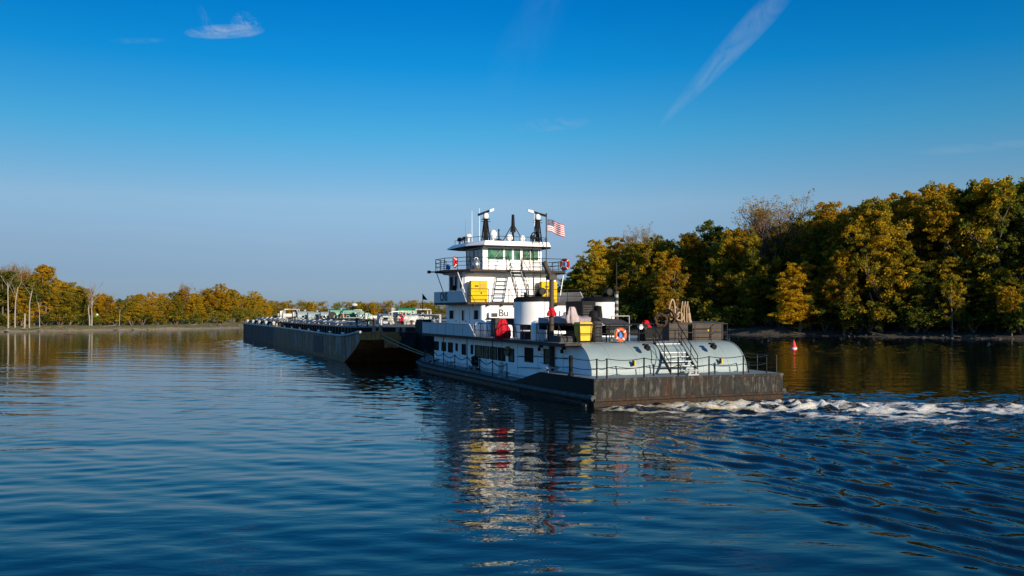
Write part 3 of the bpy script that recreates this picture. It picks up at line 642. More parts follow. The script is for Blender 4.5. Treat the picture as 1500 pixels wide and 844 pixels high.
# raised hull deck: tall bent davit
m = MB(); m.cyl((.84, 7.0, 1.5), (.84, 7.0, 7.1), .16, 12, 0, .14); m.tube([(.84, 7.0, 7.0), (.3, 6.9, 7.95)], .15, 10); m.box((.6, 6.75, 6.9), (1.08, 7.25, 7.15)); m.cyl((.84, 7, 1.5), (.84, 7, 1.72), .3, 12)
m.build('davit', BROWNL, boat)
m = MB(); m.cyl((5.8, 8, 3.25), (5.8, 8, 6.3), .12, 10); m.cyl((5.8, 8, 6.3), (5.8, 8, 8.1), .03, 8, 1)
for k in range(5): m.cyl((5.8-.01, 7.99, 4.5+k*.4), (5.8+.01, 7.99, 4.70+k*.4), .135, 10, 1 if k % 2 else 2)
m.build('stern_mast', [GREYM, LETTER, BROWNL], boat)
# bitts, posts and chains round the stern
def bitt(t, s, z):
    m = MB(); m.box((t-.35, s-.14, z), (t+.35, s+.14, z+.08)); 
    for d in (-.2, .2): m.cyl((t+d, s, z+.05), (t+d, s, z+.36), .1, 10)
    m.cyl((t-.42, s, z+.26), (t+.42, s, z+.26), .055, 8); return m.build('mooring_bitt', GREYM, boat)
bitt(.25, 5.6, 1.5); bitt(6.35, .45, 1.5)
for s in (13.0, 19.3, 24.6, 28.2):
    bitt(port_t(s)+.5, s, deck_z(s))
def chainrail(name, pts, h, dip=.1, r=.022, tall=.045):
    m = MB()
    for p in pts: m.cyl(p, (p[0], p[1], p[2]+h), tall, 6)
    for a, b in zip(pts, pts[1:]):
        for k in (.55, .98): m.tube(sag((a[0], a[1], a[2]+h*k), (b[0], b[1], b[2]+h*k), dip), r, 5)
    return m.build(name, RAIL, boat)
chainrail('stern_chain_rail', [(t, .25, 1.5) for t in (.3, .9, 3.15)], 1.05, .1)
chainrail('stern_chain_rail', [(t, .25, 1.5) for t in (3.15, 5.3)], 1.05, .13)
chainrail('stern_chain_rail', [(t, .25, 1.5) for t in (5.3, 7.3, 9.6, 11.2)], 1.05, .1)
m = MB()
for t in (4.15, 8.15, 10.45): m.cyl((t, .9, 1.5), (t, .9, 2.15), .04, 6)
m.build('short_stanchion', RAIL, boat)
railing('corner_rail', [(11.95, .3, 1.5), (11.95, 5.5, 1.5)], 1.0, 1.6, DKGREY, boat, 1, .03, False)
m = MB(); m.cyl((-.05, 2.6, 1.5), (-.05, 2.6, 2.62), .11, 10); m.cyl((-.05, 2.6, 1.5), (-.05, 2.6, 1.6), .18, 10); m.build('mooring_post', BLACK, boat)
m = MB()
for h in (.5, 1.0): m.tube(sag((-.05, 2.6, 1.5+h), (.3, .25, 1.5+h), .08)+[], .02, 5); m.tube(sag((-.05, 2.6, 1.5+h), (.1, 7.0, 1.52+h), .12), .02, 5)
m.build('side_chain', RAIL, boat)
sp_ = [(port_t(s)+.18, s, deck_z(s)) for s in (11.6, 14.2, 16.7, 19.4, 22.2, 25.0, 27.6, 30.4)]
m = MB()
for p in sp_: m.cyl(p, (p[0], p[1], p[2]+(2.4 if p[1] in (14.2, 19.4, 25.0) else 1.0)), .032, 6)
for a, b in zip(sp_, sp_[1:]):
    m.tube(sag((a[0], a[1], a[2]+1.0), (b[0], b[1], b[2]+1.0), .28), .03, 6); m.tube(sag((a[0], a[1], a[2]+.5), (b[0], b[1], b[2]+.5), .1), .018, 5)
m.build('walkway_chain_rail', RAIL, boat)
stairs('stern_stair', (6.75, 3.75, 3.25), (6.15, .95, 1.62), 1.75, 7, DKGREY, TREAD, .95, boat, RAIL, 2)

# ------------------------------------------------------------------ the barges of the tow
def barge(t0, s0, L, label, side, rake=True, deck=2.6, head=3.15, rusty=True, W_=15.9):
    e = onboat('tank_barge', t0, s0, 0, label, 'barge', 'tank barges of the tow')
    prof = ([(0, head), (0, head-.72), (.7, 2.15), (2.2, 1.5), (4.6, .75), (8.6, -.4), (8.6, -1)] if rake else [(0, deck+.1), (0, -1)])+[(L, -1), (L, deck+.12)]+([(9.5, deck), (7, deck+.08), (4, deck+.27), (1.5, head-.05)] if rake else [])
    m = MB(); n = len(prof)
    m.add([(0, p[0], p[1]) for p in prof], [list(range(n))], 0); m.add([(W_, p[0], p[1]) for p in prof], [list(range(n))[::-1]], 0)
    for i in range(n):
        a, b = prof[i], prof[(i+1) % n]
        under = rake and i < 6
        m.add([(0,)+a, (W_,)+a, (W_,)+b, (0,)+b], [(0, 1, 2, 3)], 1 if under else (0 if i in (6, 7) else 2))
    m.build('hull', [side, RUST if rusty else side, BDECK], e)
    m = MB()
    z = lambda y: float(np.interp(y, [0, 1.5, 4, 7, 9.5, L], [head, head-.05, deck+.27, deck+.08, deck, deck+.12])) if rake else deck+.11
    ys = [0, 1.5, 4, 7, 9.5, L*.4, L*.7, L]
    m.tube([(-.01, y, z(y)+.0) for y in ys], .12, 8); m.tube([(W_, y, z(y)) for y in ys], .075, 8)
    for k in range(6): m.box((-.03, 9+k*(L-10)/6, .4), (-.003, 9.06+k*(L-10)/6, deck-.1))
    m.build('lit_edge_rail', BEDGELIT, e)  # pale colour paints in the sunlit line along the barge top edge
    m = MB(); y0 = 8.5 if rake else 2.0
    m.prism([(1.0, y0), (W_-1.0, y0), (W_-1.0, L-2.5), (1.0, L-2.5)], deck-.1, deck+.78)
    hz = deck+.84
    for k in range(int((L-y0-3)/1.6)): m.box((.88, y0+.6+k*1.6, deck+.1), (.998, y0+.68+k*1.6, deck+.78))
    tr = m.build('cargo_trunk', TRUNKB, e)
    m = MB(); m.prism([(.94, y0-.06), (W_-.94, y0-.06), (W_-.94, L-2.44), (.94, L-2.44)], deck+.782, deck+.84); m.build('trunk_lid', BDECK, tr)
    rng = random.Random(int(s0*7+t0))
    for k in range(8):                       # kevels on the deck edge
        y = (9.5 if rake else 2)+k*(L-12)/7; m = MB(); m.box((.3, y, z(y)), (.6, y+.9, z(y)+.09)); m.box((.4, y+.2, z(y)+.08), (.5, y+.7, z(y)+.2)); m.cyl((.45, y-.1, z(y)+.22), (.45, y+1.0, z(y)+.22), .07, 8); m.build('kevel', STEEL, e)
    for k in range(14):
        x = rng.uniform(1.6, 12); y = rng.uniform(y0+1, L-5); h = rng.uniform(.3, .9); r = rng.uniform(.12, .3)
        m = MB(); m.cyl((x, y, hz), (x, y, hz+h), r*.5, 8); m.lathe((x, y, hz+h), [(r, -.02), (r, .1), (r*.4, .2), (0, .2)], 10); m.build('tank_vent', (DWHITE, DKGREY, GREYM, BROWNL)[k % 4], e)
    for k in range(4):
        x = 1.9+k*1.1; m = MB(); yy = y0+2+k*2; m.tube([(x, yy, hz), (x, yy, hz+.35+.1*k), (x, L-6-k*3, hz+.35+.1*k), (x, L-6-k*3, hz)], .1, 8)
        for q in range(5): y = yy+2+q*(L-y0-14)/5; m.cyl((x-.2, y, hz), (x-.2, y, hz+.45), .05, 6); m.cyl((x, y-.06, hz+.35+.1*k), (x, y+.06, hz+.35+.1*k), .2, 10)
        m.build('cargo_pipe', (GREYM, DWHITE, DKGREY, BROWNL)[k], e)
    return e, hz
bA, hzA = barge(-3.2, 39.7, 59.0, 'rusty weathered tank barge directly ahead of the towboat, nearest of the tow', BARGEM)
bB, hzB = barge(-3.2, 98.9, 43.3, 'dark blue black tank barge at the far left head of the tow', BARGEB, False, rusty=False)
bC, hzC = barge(13.0, 48.0, 57.5, 'black tank barge with green engine and white pipes half hidden behind the towboat cabins', BARGEB, True, rusty=False)
bD, hzD = barge(13.0, 105.7, 40, 'black tank barge farthest off behind the green machinery', BARGEB, False, rusty=False)
# plates on the stern of the near barge
m = MB(); m.box((3.7, -.10, 1.75), (13.0, -.003, 3.02)); m.box((3.4, -.14, 3.02), (13.2, -.003, 3.1)); m.build('headlog_dark_plate', BARGEB, bA)  # dark boxes over the starboard part of the headlog
m = MB(); m.box((2.2, -.22, 1.7), (3.55, -.003, 3.1)); m.box((3.56, -.3, 2.3), (3.75, -.02, 2.75)); m.build('headlog_pad', RUST, bA)
m = MB(); m.box((-.02, 18.2, .35), (-.004, 24.2, 2.3)); m.build('repair_plate', BARGEB, bA)
def bitts(e, x, y, z):
    m = MB(); m.box((x-.5, y-.2, z), (x+.5, y+.2, z+.1)); m.cyl((x-.3, y, z), (x-.3, y, z+.6), .17, 12); m.cyl((x+.3, y, z), (x+.3, y, z+.6), .17, 12); m.build('mooring_bitt', ROPE, e)
bitts(bA, 1.8, .9, 3.1); bitts(bA, 4.4, 2.2, 2.95); bitts(bB, 1.0, 1.2, 2.65); bitts(bB, 1.2, 40, 2.7)
def winch(e, x, y, z, mat=DWHITE, sc=1.0):
    m = MB(); 
    for d in (-.7, .7): m.box((x+d*sc-.09, y-.6*sc, z), (x+d*sc+.09, y+.6*sc, z+1.3*sc))
    m.cyl((x-.7*sc, y, z+.8*sc), (x+.7*sc, y, z+.8*sc), .35*sc, 14); m.torus((x+.95*sc, y, z+.85*sc), .5*sc, .06, (1, 0, 0), 18, 6); m.box((x-1.2*sc, y-.3*sc, z+.2), (x-.8*sc, y+.4*sc, z+1.5*sc)); m.build('deck_winch', mat, e)
def htank(e, x, y, z, l, r, mat, ax='x'):
    m = MB(); d = Vector((l/2, 0, 0)) if ax == 'x' else Vector((0, l/2, 0)); c = Vector((x, y, z+r+.15))
    m.tube([c-d*1.08, c-d, c+d, c+d*1.08], r, 18); m.box((x-(l*.3 if ax == 'x' else r*.5), y-(r*.5 if ax == 'x' else l*.3), z), (x+(l*.3 if ax == 'x' else r*.5), y+(r*.5 if ax == 'x' else l*.3), z+.3)); m.cyl(c+Vector((0, 0, r)), c+Vector((0, 0, r+.25)), .18, 8)
    return m.build('storage_tank', mat, e)
def pump_engine(e, x, y, z, mat, w=2.6, h=1.7):
    m = MB(); m.prism([(x-w/2, y-.8), (x+w/2, y-.8), (x+w/2, y+.8), (x-w/2, y+.8)], z+.15, z+h*.8, 0, [(x-w/2+.1, y-.7), (x+w/2-.1, y-.7), (x+w/2-.1, y+.7), (x-w/2+.1, y+.7)])
    m.xprism([(y-.7, z+h*.8), (y-.5, z+h*.93), (y, z+h), (y+.5, z+h*.93), (y+.7, z+h*.8)], x-w/2+.1, x+w/2-.1); m.box((x-w/2, y-.9, z), (x+w/2, y+.9, z+.15)); p = m.build('pump_engine', mat, e)
    m = MB(); m.cyl((x+w*.3, y, z+h), (x+w*.3, y, z+h+.5), .1, 8); m.box((x-w*.3, y-.82, z+.5), (x+w*.2, y-.803, z+h*.65)); m.build('radiator', BLACK, p)
def pipeframe(e, x, y, z, w, d, h, mat, roof=None):
    m = MB()
    for a in (-w/2, w/2):
        for b in (-d/2, d/2): m.cyl((x+a, y+b, z), (x+a, y+b, z+h), .08, 6)
    for b in (-d/2, d/2): m.cyl((x-w/2, y+b, z+h), (x+w/2, y+b, z+h), .09, 6); m.cyl((x-w/2, y+b, z+h*.5), (x+w/2, y+b, z+h*.5), .07, 6)
    for a in (-w/2, w/2): m.cyl((x+a, y-d/2, z+h), (x+a, y+d/2, z+h), .09, 6)
    p = m.build('pipe_frame', mat, e)
    if roof: m = MB(); m.prism([(x-w/2-.1, y-d/2), (x+w/2+.1, y-d/2), (x+w/2+.1, y+d/2), (x-w/2-.1, y+d/2)], z+h+.09, z+h+.25, 0, [(x-w/2+.3, y-d/2+.3), (x+w/2-.3, y-d/2+.3), (x+w/2-.3, y+d/2-.3), (x-w/2+.3, y+d/2-.3)]); m.build('frame_roof', roof, p)
def valve(e, x, y, z, mat, h=.9):
    m = MB(); m.cyl((x, y, z), (x, y, z+h), .13, 8); m.torus((x, y-.1, z+h+.15), .25, .05, (0, 1, 0), 14, 6); m.cyl((x-.4, y, z+h*.5), (x+.4, y, z+h*.5), .16, 8); m.build('valve_wheel', mat, e)
# near barge: x = t+3.2, y = s-39.7
winch(bB, 4.4, 14.5, hzB, DWHITE, 1.15); winch(bB, 4.6, 20, hzB-.2, TANKB, 1.0); pipeframe(bB, 5.2, 16.5, hzB, 2.4, 2.2, 2.0, DWHITE)
htank(bA, 4.2, 55.5, hzA, 2.2, .75, TANKB); htank(bA, 5.6, 53.2, hzA, 2.6, .7, MINT); htank(bA, 7.0, 51.2, hzA, 2.4, .72, TANKB)
m = MB(); m.cyl((10.5, 50, hzA), (10.5, 50, hzA+2.4), .3, 10); m.lathe((10.5, 50, hzA+2.4), [(.3, 0), (.5, .1), (.42, .4), (0, .45)], 12, 1); m.build('smoke_stack', [BLACK, DWHITE], bA)
gt = htank(bA, 8.0, 47.5, hzA+.1, 3.0, .8, GREENM); m = MB(); m.cyl((6.6, 46.7, hzA+1.0), (6.6, 46.5, hzA+1.0), .6, 18); m.build('open_end', LETTER, gt)
pump_engine(bA, 10.6, 48.5, hzA, GREENM, 2.0, 1.7); pipeframe(bA, 9.0, 45.6, hzA, 3.2, .8, 1.2, BLACK); valve(bA, 7.6, 45.2, hzA, BROWNL, .9); valve(bA, 10.0, 44.6, hzA, DKGREY, 1.0); winch(bA, 5.0, 43.6, hzA, DKGREY, .8); pump_engine(bA, 12.4, 40.5, hzA, DKGREY, 1.8, 1.2)
m = MB(); m.box((7.2, 44.5, hzA+.1), (8.2, 45.0, hzA+.75)); m.build('yellow_box', YELLOW, bA)
m = MB(); m.box((9.6, 46.2, hzA+1.0), (10.8, 47.2, hzA+1.9)); m.cyl((10.2, 46.7, hzA), (10.2, 46.7, hzA+1.0), .25, 8); m.build('white_box', DWHITE, bA)
pipeframe(bA, 7.6, 38.6, hzA, 2.6, 1.8, 1.55, GREENM, GREENM); pump_engine(bA, 7.4, 38.4, hzA, BLACK, 1.6, 1.1); valve(bA, 8.9, 37.5, hzA, DWHITE); valve(bA, 6.2, 37.8, hzA, RED, .8)
htank(bA, 9.0, 40.5, hzA, 2.2, .6, TANKB); winch(bA, 10.2, 37, hzA, DWHITE, .95); pump_engine(bA, 10.8, 33, hzA, TANKB, 2.0, 1.3); valve(bA, 8.2, 31.5, hzA, GREENM, 1.0)
pipeframe(bA, 11.6, 30, hzA, 1.8, 1.6, 1.6, DWHITE); valve(bA, 10.2, 28, hzA, DWHITE, 1.1); valve(bA, 11.3, 26.5, hzA, RED, .9); htank(bA, 12.6, 27.5, hzA, 1.8, .5, DWHITE)
for k in range(6): valve(bA, 3.0+k*.9, 50-k*3.4, hzA, (DWHITE, TANKB, STEEL)[k % 3], .7)
# outer barge: x = t-13, y = s-48
pump_engine(bC, 2.8, 44, hzC, GREEND, 3.0, 2.2); pipeframe(bC, 2.2, 33.5, hzC, 2.2, 1.6, 1.9, DWHITE); htank(bC, 2.3, 33.5, hzC, 1.6, .55, TANKB)
m = MB(); m.tube([(.6, 52, hzC), (.6, 52, hzC+1.15), (.9, 21, hzC+1.1), (.9, 21, hzC)], .15, 8); m.tube([(1.2, 46, hzC), (1.2, 46, hzC+.35), (1.2, 28, hzC+.35), (1.2, 28, hzC)], .15, 8)
for k in range(7): m.cyl((.75, 50-k*4.5, hzC), (.75, 50-k*4.5, hzC+1.05), .07, 6)
m.build('white_header_pipe', DWHITE, bC)
valve(bC, 1.4, 42, hzC, RED, 1.1); valve(bC, 1.6, 38, hzC, DWHITE, 1.0); valve(bC, 1.2, 30, hzC, STEEL, .9); winch(bC, 2.0, 49, hzC, DWHITE, 1.1); pipeframe(bC, 3.2, 51.5, hzC, 1.6, 1.4, 2.0, DWHITE)
for x, y in ((1.5, 47), (3.4, 46.5)): 
    m = MB(); m.cyl((x, y, hzC), (x, y, hzC+2.2), .28, 10); m.build('stand_pipe', DWHITE, bC)
# white fittings along the far barge
for k in range(13):
    y = 3+k*3.1; x = .5+.25*(k % 3); m = MB(); zz = 2.7
    if k % 3 == 0: m.cyl((x, y, zz), (x, y, zz+.55), .2, 10); m.ball((x, y, zz+.6), .26, 10)
    elif k % 3 == 1: m.tube([(x, y-.7, zz), (x, y-.5, zz+.5), (x, y+.5, zz+.5), (x, y+.7, zz)], .12, 8)
    else: m.box((x-.2, y-.4, zz), (x+.3, y+.4, zz+.4)); m.cyl((x, y, zz+.4), (x, y, zz+.75), .12, 8)
    m.build('deck_fitting', DWHITE, bB)

# ------------------------------------------------------------------ loose things on the towboat
def single(mb, name, mats, t, s, z, label, cat, group=None, turn=0):
    o = mb.build(name, mats); o.location = bw(t, s, z); o.rotation_euler = (0, 0, BROT+turn); return tag(o, label, cat, group)
e = onboat('wheeled_bin', 1.72, 4.6, 3.25, 'yellow plastic wheeled bin standing at the stern rail beside the tarp', 'bin')
m = MB(); m.prism([(-.32, -.33), (.32, -.33), (.32, .33), (-.32, .33)], .1, 1.02, 0, [(-.4, -.4), (.4, -.4), (.4, .4), (-.4, .4)]); m.box((-.42, -.42, .98), (.42, .42, 1.04)); m.box((-.36, -.385, .5), (.36, -.35, .56)); b_ = m.build('body', CART, e)
m = MB(); m.prism([(-.43, -.43), (.43, -.43), (.43, .43), (-.43, .43)], 1.042, 1.16, 0, [(-.36, -.36), (.36, -.36), (.36, .36), (-.36, .36)]); m.cyl((-.4, .45, 1.05), (.4, .45, 1.05), .035, 8); m.build('lid', CART, e)
for sx in (-.36, .36):
    m = MB(); m.cyl((sx-.04, .3, .13), (sx+.04, .3, .13), .13, 14); m.build('wheel', BLACK, e)
def barrel(t, s, label, h=1.22, r=.34, mat=BLACK):
    e = onboat('drum', t, s, 3.25, label, 'drum', 'dark drums behind the stern rail')
    m = MB(); m.lathe((0, 0, 0), [(0, 0), (r, 0), (r, h*.3), (r*1.05, h*.33), (r, h*.36), (r, h*.63), (r*1.05, h*.66), (r, h*.69), (r, h-.12)], 22); m.build('body', mat, e)
    m = MB(); m.lathe((0, 0, h-.118), [(r*1.06, 0), (r*1.06, .06), (r*.95, .1), (0, .13)], 22); m.build('lid', mat, e); return e
barrel(2.78, 5.0, 'dark drum with grey lid between the yellow bin and the orange ring', mat=DKGREY)
barrel(2.35, 5.7, 'black drum half hidden behind the yellow wheeled bin', 1.15)
def ring(name, t, s, z, axis, label, mat, group, Rr=.3, r=.085, band=True, size=1):
    e = onboat(name, t, s, z, label, 'life ring', group)
    m = MB(); m.torus((0, 0, 0), Rr, r, axis); m.build('ring_body', mat, e)
    ax = Vector(axis).normalized(); a = ax.orthogonal().normalized(); b = ax.cross(a); m = MB()
    for i in range(4):
        an = math.pi/4+i*math.pi/2 if False else i*math.pi/2+.1; d = a*math.cos(an)+b*math.sin(an); tn = ax.cross(d)
        m.torus(d*Rr, r+.006, .018, tn, 12, 6); m.torus(d*Rr+tn*.03, r+.006, .018, tn, 12, 6)
    m.build('white_band', WHITE, e)
    m = MB(); m.tube([(a*math.cos(x)+b*math.sin(x))*(Rr+r+.03+.02*math.cos(4*x)) for x in [2*math.pi*i/24 for i in range(24)]], .014, 5, closed=True); m.build('grab_line', ROPE, e)
    return e
ring('life_ring', 3.72, 3.82, 3.68, (0, 1, 0), 'orange life ring with white bands hung on the stern rail', ORANGE, 'life rings on the towboat rails', .30, .085)
ring('life_ring', 1.28, 26.1, 8.95, (.85, -.5, 0), 'red life ring on the pilot deck rail on the barge side', RED, 'life rings on the towboat rails', .36, .11)
ring('life_ring', 10.7, 25.5, 8.95, (.85, .5, 0), 'red life ring on the pilot deck rail below the flag', RED, 'life rings on the towboat rails', .36, .11)
m = MB(); m.prism([(-.13, -.06), (.13, -.06), (.13, .06), (-.13, .06)], -.28, .3, 0, [(-.07, -.05), (.07, -.05), (.07, .05), (-.07, .05)]); m.ball((0, 0, .3), .08)
single(m, 'throw_bag', BLUEC, 3.8, 3.96, 3.6, 'blue throw bag hanging inside the orange life ring', 'throw bag')
for t, s, lb in ((.95, 26.75, 'blue bag under the red ring on the barge side of the pilot deck'), (11.05, 26.2, 'dark blue bag under the red ring below the flag')):
    m = MB(); m.lathe((0, 0, 0), [(0, 0), (.16, .04), (.2, .22), (.12, .42), (0, .46)], 10); single(m, 'throw_bag', BLUEC, t, s, 8.37, lb, 'throw bag')
# crumpled cloth
def cloth(name, w, d, h, seed, mat, t, s, z, label, cat, n=26, sheet=False):
    rng = random.Random(seed); m = MB(); vs = []
    prof = [(0, 1.0), (.25, .98), (.5, .93), (.75, .85), (1, .78)]
    rows = 16; cols = 30
    for i in range(rows):
        k = i/(rows-1)
        for j in range(cols):
            a = 2*math.pi*j/cols; f = 1+.16*math.sin(5*a+seed+2*k)+.10*math.sin(9*a+3*k+seed*2)+rng.uniform(-.06, .06)
            shrink = .35+.65*(1-k)**.6 if k > .6 else (.62+.38*(1-k/.6)) if False else 1-.5*k*k-.1*math.sin(k*7+seed)
            vs.append((w/2*math.cos(a)*f*shrink, d/2*math.sin(a)*f*shrink, h*k+rng.uniform(-.03, .03)*(0 < k < 1)))
    fs = [(i*cols+j, i*cols+(j+1) % cols, (i+1)*cols+(j+1) % cols, (i+1)*cols+j) for i in range(rows-1) for j in range(cols)]
    m.add(vs, fs, 0, True); m.add([vs[j] for j in range((rows-1)*cols, rows*cols)], [list(range(cols))])
    return single(m, name, mat, t, s, z, label, cat)
cloth('red_cover', 1.0, .5, 1.35, 2, RED, .1, 13.0, 3.2, 'bright red cover draped over the upper deck rail below the lettering', 'cover')
cloth('red_jacket', .62, .5, .45, 5, RED, 6.25, 5.2, 4.05, 'red jacket lying on the dark chest beside the stern stair', 'jacket')
cloth('red_lamp_cover', .5, .4, .5, 9, RED, .72, 6.75, 4.75, 'red bundle tied to the brown davit post', 'bundle')
# covered skiff on the second deck
e = onboat('covered_skiff', 2.0, 7.6, 3.85, 'dark skiff under a pinkish tarp on a black cradle beside the funnel', 'skiff', turn=R(62))
m = MB(); L = 3.1; rings = []
for i in range(13):
    k = i/12; y = -L/2+L*k; w = .82*(1-max(0, k-.55)**2*4.2); b0 = .05+.25*max(0, k-.6)
    rings.append([(-w, y, .62+.12*k*k), (-w*.92, y, .3), (-w*.5, y, b0), (0, y, b0-.06), (w*.5, y, b0), (w*.92, y, .3), (w, y, .62+.12*k*k)])
n = 7; vs = [p for r_ in rings for p in r_]
m.add(vs, [(i*n+k, i*n+k+1, (i+1)*n+k+1, (i+1)*n+k) for i in range(12) for k in range(n-1)], 0, True); m.add(rings[0], [list(range(n))]); m.build('skiff_hull', BLACK, e)
m = MB(); rings = []
rng = random.Random(4)
for i in range(13):
    k = i/12; y = -L/2-.05+(L+.1)*k; w = .90*(1-max(0, k-.55)**2*4.2)
    rings.append([(-w-.03, y, .42+.1*k+rng.uniform(-.06, .06)), (-w, y, .68+.12*k*k), (-w*.5, y, .80+rng.uniform(-.04, .04)), (0, y, .95-.2*abs(k-.4)+rng.uniform(-.05, .05)), (w*.5, y, .80+rng.uniform(-.04, .04)), (w, y, .68+.12*k*k), (w+.03, y, .42+.1*k+rng.uniform(-.06, .06))])
vs = [p for r_ in rings for p in r_]; m.add(vs, [(i*n+k, i*n+k+1, (i+1)*n+k+1, (i+1)*n+k) for i in range(12) for k in range(n-1)], 0, True); m.build('tarp_cover', TARP, e)
m = MB()
for y in (-1.1, 1.0):
    for sx in (-1, 1): m.tube([(sx*.8, y, .25), (sx*.75, y, -.7)], .05, 6); m.tube([(sx*.8, y, .2), (0, y, -.65)], .04, 6)
    m.cyl((-.85, y, -.02), (.85, y, -.02), .05, 6)
for sx in (-.75, .75): m.cyl((sx, -1.3, -.66), (sx, 1.2, -.66), .05, 6); m.tube([(sx, -1.3, .1), (sx, 1.2, -.6)], .035, 6)
m.build('cradle', BLACK, e)
m = MB(); m.lathe((0, -1.75, .5), [(0, .75), (.18, .7), (.24, .45), (.2, .1), (.1, -.1), (.06, -.75), (0, -.78)], 14, 0, .9, 1.3); m.build('outboard_motor', BLACK, e)
cloth('folded_sheet', .75, .5, .95, 3, TARP, 1.75, 6.1, 4.35, 'pale pinkish sheet standing in a peak above the yellow bin', 'sheet')
# black smoker grill with sloped lid
e = onboat('smoker_grill', 4.0, 5.4, 3.25, 'black smoker grill with sloping grey hood behind the orange ring', 'grill')
m = MB(); m.box((-.55, -.35, .35), (1.0, .45, .95)); 
for x in (-.5, .92):
    for y in (-.3, .38): m.cyl((x, y, 0), (x, y, .4), .04, 6)
m.build('firebox', BLACK, e)
m = MB(); m.add([(-.62, -.5, .98), (1.12, -.5, .98), (1.0, .5, 1.28), (-.75, .5, 1.45), (-.62, -.5, .92), (1.12, -.5, .92), (1.0, .5, 1.2), (-.75, .5, 1.38)], [(0, 1, 2, 3), (7, 6, 5, 4), (0, 4, 5, 1), (1, 5, 6, 2), (2, 6, 7, 3), (3, 7, 4, 0)]); m.build('hood', DKGREY, e)
m = MB(); m.tube([(-.5, -.45, .75), (.9, -.45, .75)], .03, 6); m.box((-.3, -.365, .45), (.8, -.351, .8)); m.build('door', DKGREY, e)
e = onboat('wire_frame', 4.9, 5.9, 3.25, 'grey open pipe frame standing behind the smoker grill', 'frame')
m = MB(); 
for x in (-.6, .6):
    m.cyl((x, 0, 0), (x, 0, 1.5), .035, 6)
m.cyl((-.6, 0, 1.5), (.6, 0, 1.5), .035, 6); m.cyl((-.6, 0, .8), (.6, 0, .8), .03, 6); m.build('pipe_frame', GREYM, e)
e = onboat('deck_lamp', 5.55, 4.5, 3.25, 'twin work lamp on black legs at the stern rail', 'work lamp')
m = MB(); 
for x in (-.3, .25): m.tube([(x, 0, 0), (x*.6, 0, .8)], .035, 6)
m.cyl((-.25, 0, .5), (.25, 0, .5), .03, 6); m.build('stand', BLACK, e)
for x, mt in ((-.12, WHITE), (.2, DKGREY)):
    m = MB(); m.cyl((x, -.12, .86), (x, .12, .9), .15, 12, 0, .1); m.build('lamp_head', mt, e)
# lockers
def locker(t, s, w, d, h, mat, label, slats=3, tagm=None):
    e = onboat('deck_locker', t, s, 3.25, label, 'locker', 'deck lockers along the stern')
    m = MB(); m.box((0, 0, .06), (w, d, h)); m.box((.05, .05, 0), (w-.05, d-.05, .06)); m.build('body', mat, e)
    m = MB(); m.add([(-.04, -.05, h+.002), (w+.04, -.05, h+.002), (w+.04, d+.04, h+.1), (-.04, d+.04, h+.1), (-.04, -.05, h+.05), (w+.04, -.05, h+.05), (w+.04, d+.04, h+.15), (-.04, d+.04, h+.15)], [(0, 3, 2, 1), (4, 5, 6, 7), (0, 1, 5, 4), (1, 2, 6, 5), (2, 3, 7, 6), (3, 0, 4, 7)]); m.build('lid', mat, e)
    m = MB()
    for k in range(slats): m.box((.05, -.03, .15+k*(h-.2)/slats), (w-.05, -.002, .19+k*(h-.2)/slats))
    m.build('front_batten', DKGREY, e)
    if tagm:
        m = MB(); m.cyl((w*.5, -.032, h*.6), (w*.5, -.045, h*.6), .06, 10); m.build('badge', tagm, e)
    return e
locker(8.0, 5.4, 1.35, .9, 1.05, BROWNL, 'brown deck locker under the coiled ropes on the stern')
locker(9.55, 5.2, 2.25, .95, 1.02, BROWNL, 'long brown deck locker with a round yellow badge', 3, YELLOW)
locker(6.0, 4.9, 1.2, .8, .75, BLACK, 'black chest under the red jacket at the stern stair', 1)
# ropes
def coil(t, s, z, axis, Rr, r, n, mat, name, label, jit=.05, seed=1, group='coiled ropes on the towboat', sq=1):
    rng = random.Random(seed); m = MB(); ax = Vector(axis).normalized(); a = ax.orthogonal().normalized(); b = ax.cross(a)
    pts = []
    for k in range(n*20):
        x = 2*math.pi*k/20; rr = Rr*(1+rng.uniform(-jit, jit)+.12*math.sin(k*.37+seed)); pts.append((a*math.cos(x)*sq+b*math.sin(x))*rr+ax*((k/(n*20)-.5)*r*2.2*math.sqrt(n)+rng.uniform(-r, r)))
    m.tube(pts, r, 6); return single(m, name, mat, t, s, z, label, 'rope', group)
coil(7.35, 5.3, 4.5, (.3, 1, 0), .34, .05, 9, ROPED, 'coiled hose', 'dark brown coil of rope standing upright beside the red jacket', .25, 3)
coil(8.1, 5.5, 4.72, (.9, .5, .2), .36, .05, 5, ROPED, 'rope_coil', 'brown rope heaped on the deck locker left of the tan loops', .2, 5)
m = MB(); rng = random.Random(8)
def loop(cx, cz, w, h, y):
    m.tube([(cx+w*math.sin(x)*(1+.1*math.sin(3*x)), y+.05*math.sin(2*x), cz+h*math.cos(x)) for x in [2*math.pi*i/20 for i in range(20)]], .06, 6, closed=True)
loop(.0, .85, .2, .5, 0); loop(.32, .55, .22, .32, .1); loop(.05, .4, .28, .3, .15); loop(.5, .3, .25, .25, -.05)
single(m, 'rope_loops', ROPE, 8.35, 5.6, 4.42, 'tan rope hung in tall loops above the brown locker', 'rope', 'coiled ropes on the towboat')
m = MB()
for x in (0, .2, .38):
    m.tube([(x, 0, -.1), (x-.02, 0, .7), (x+.08, 0, 1.2), (x+.18, .05, .8), (x+.24, .05, -.1)], .05, 6)
m.tube([(.5, 0, .5), (.55, -.02, .1), (.7, 0, -.25)], .12, 8)
single(m, 'hanging_rope', ROPE, 8.95, 5.5, 4.42, 'tan rope hanging in straight strands beside the tan loops', 'rope', 'coiled ropes on the towboat')
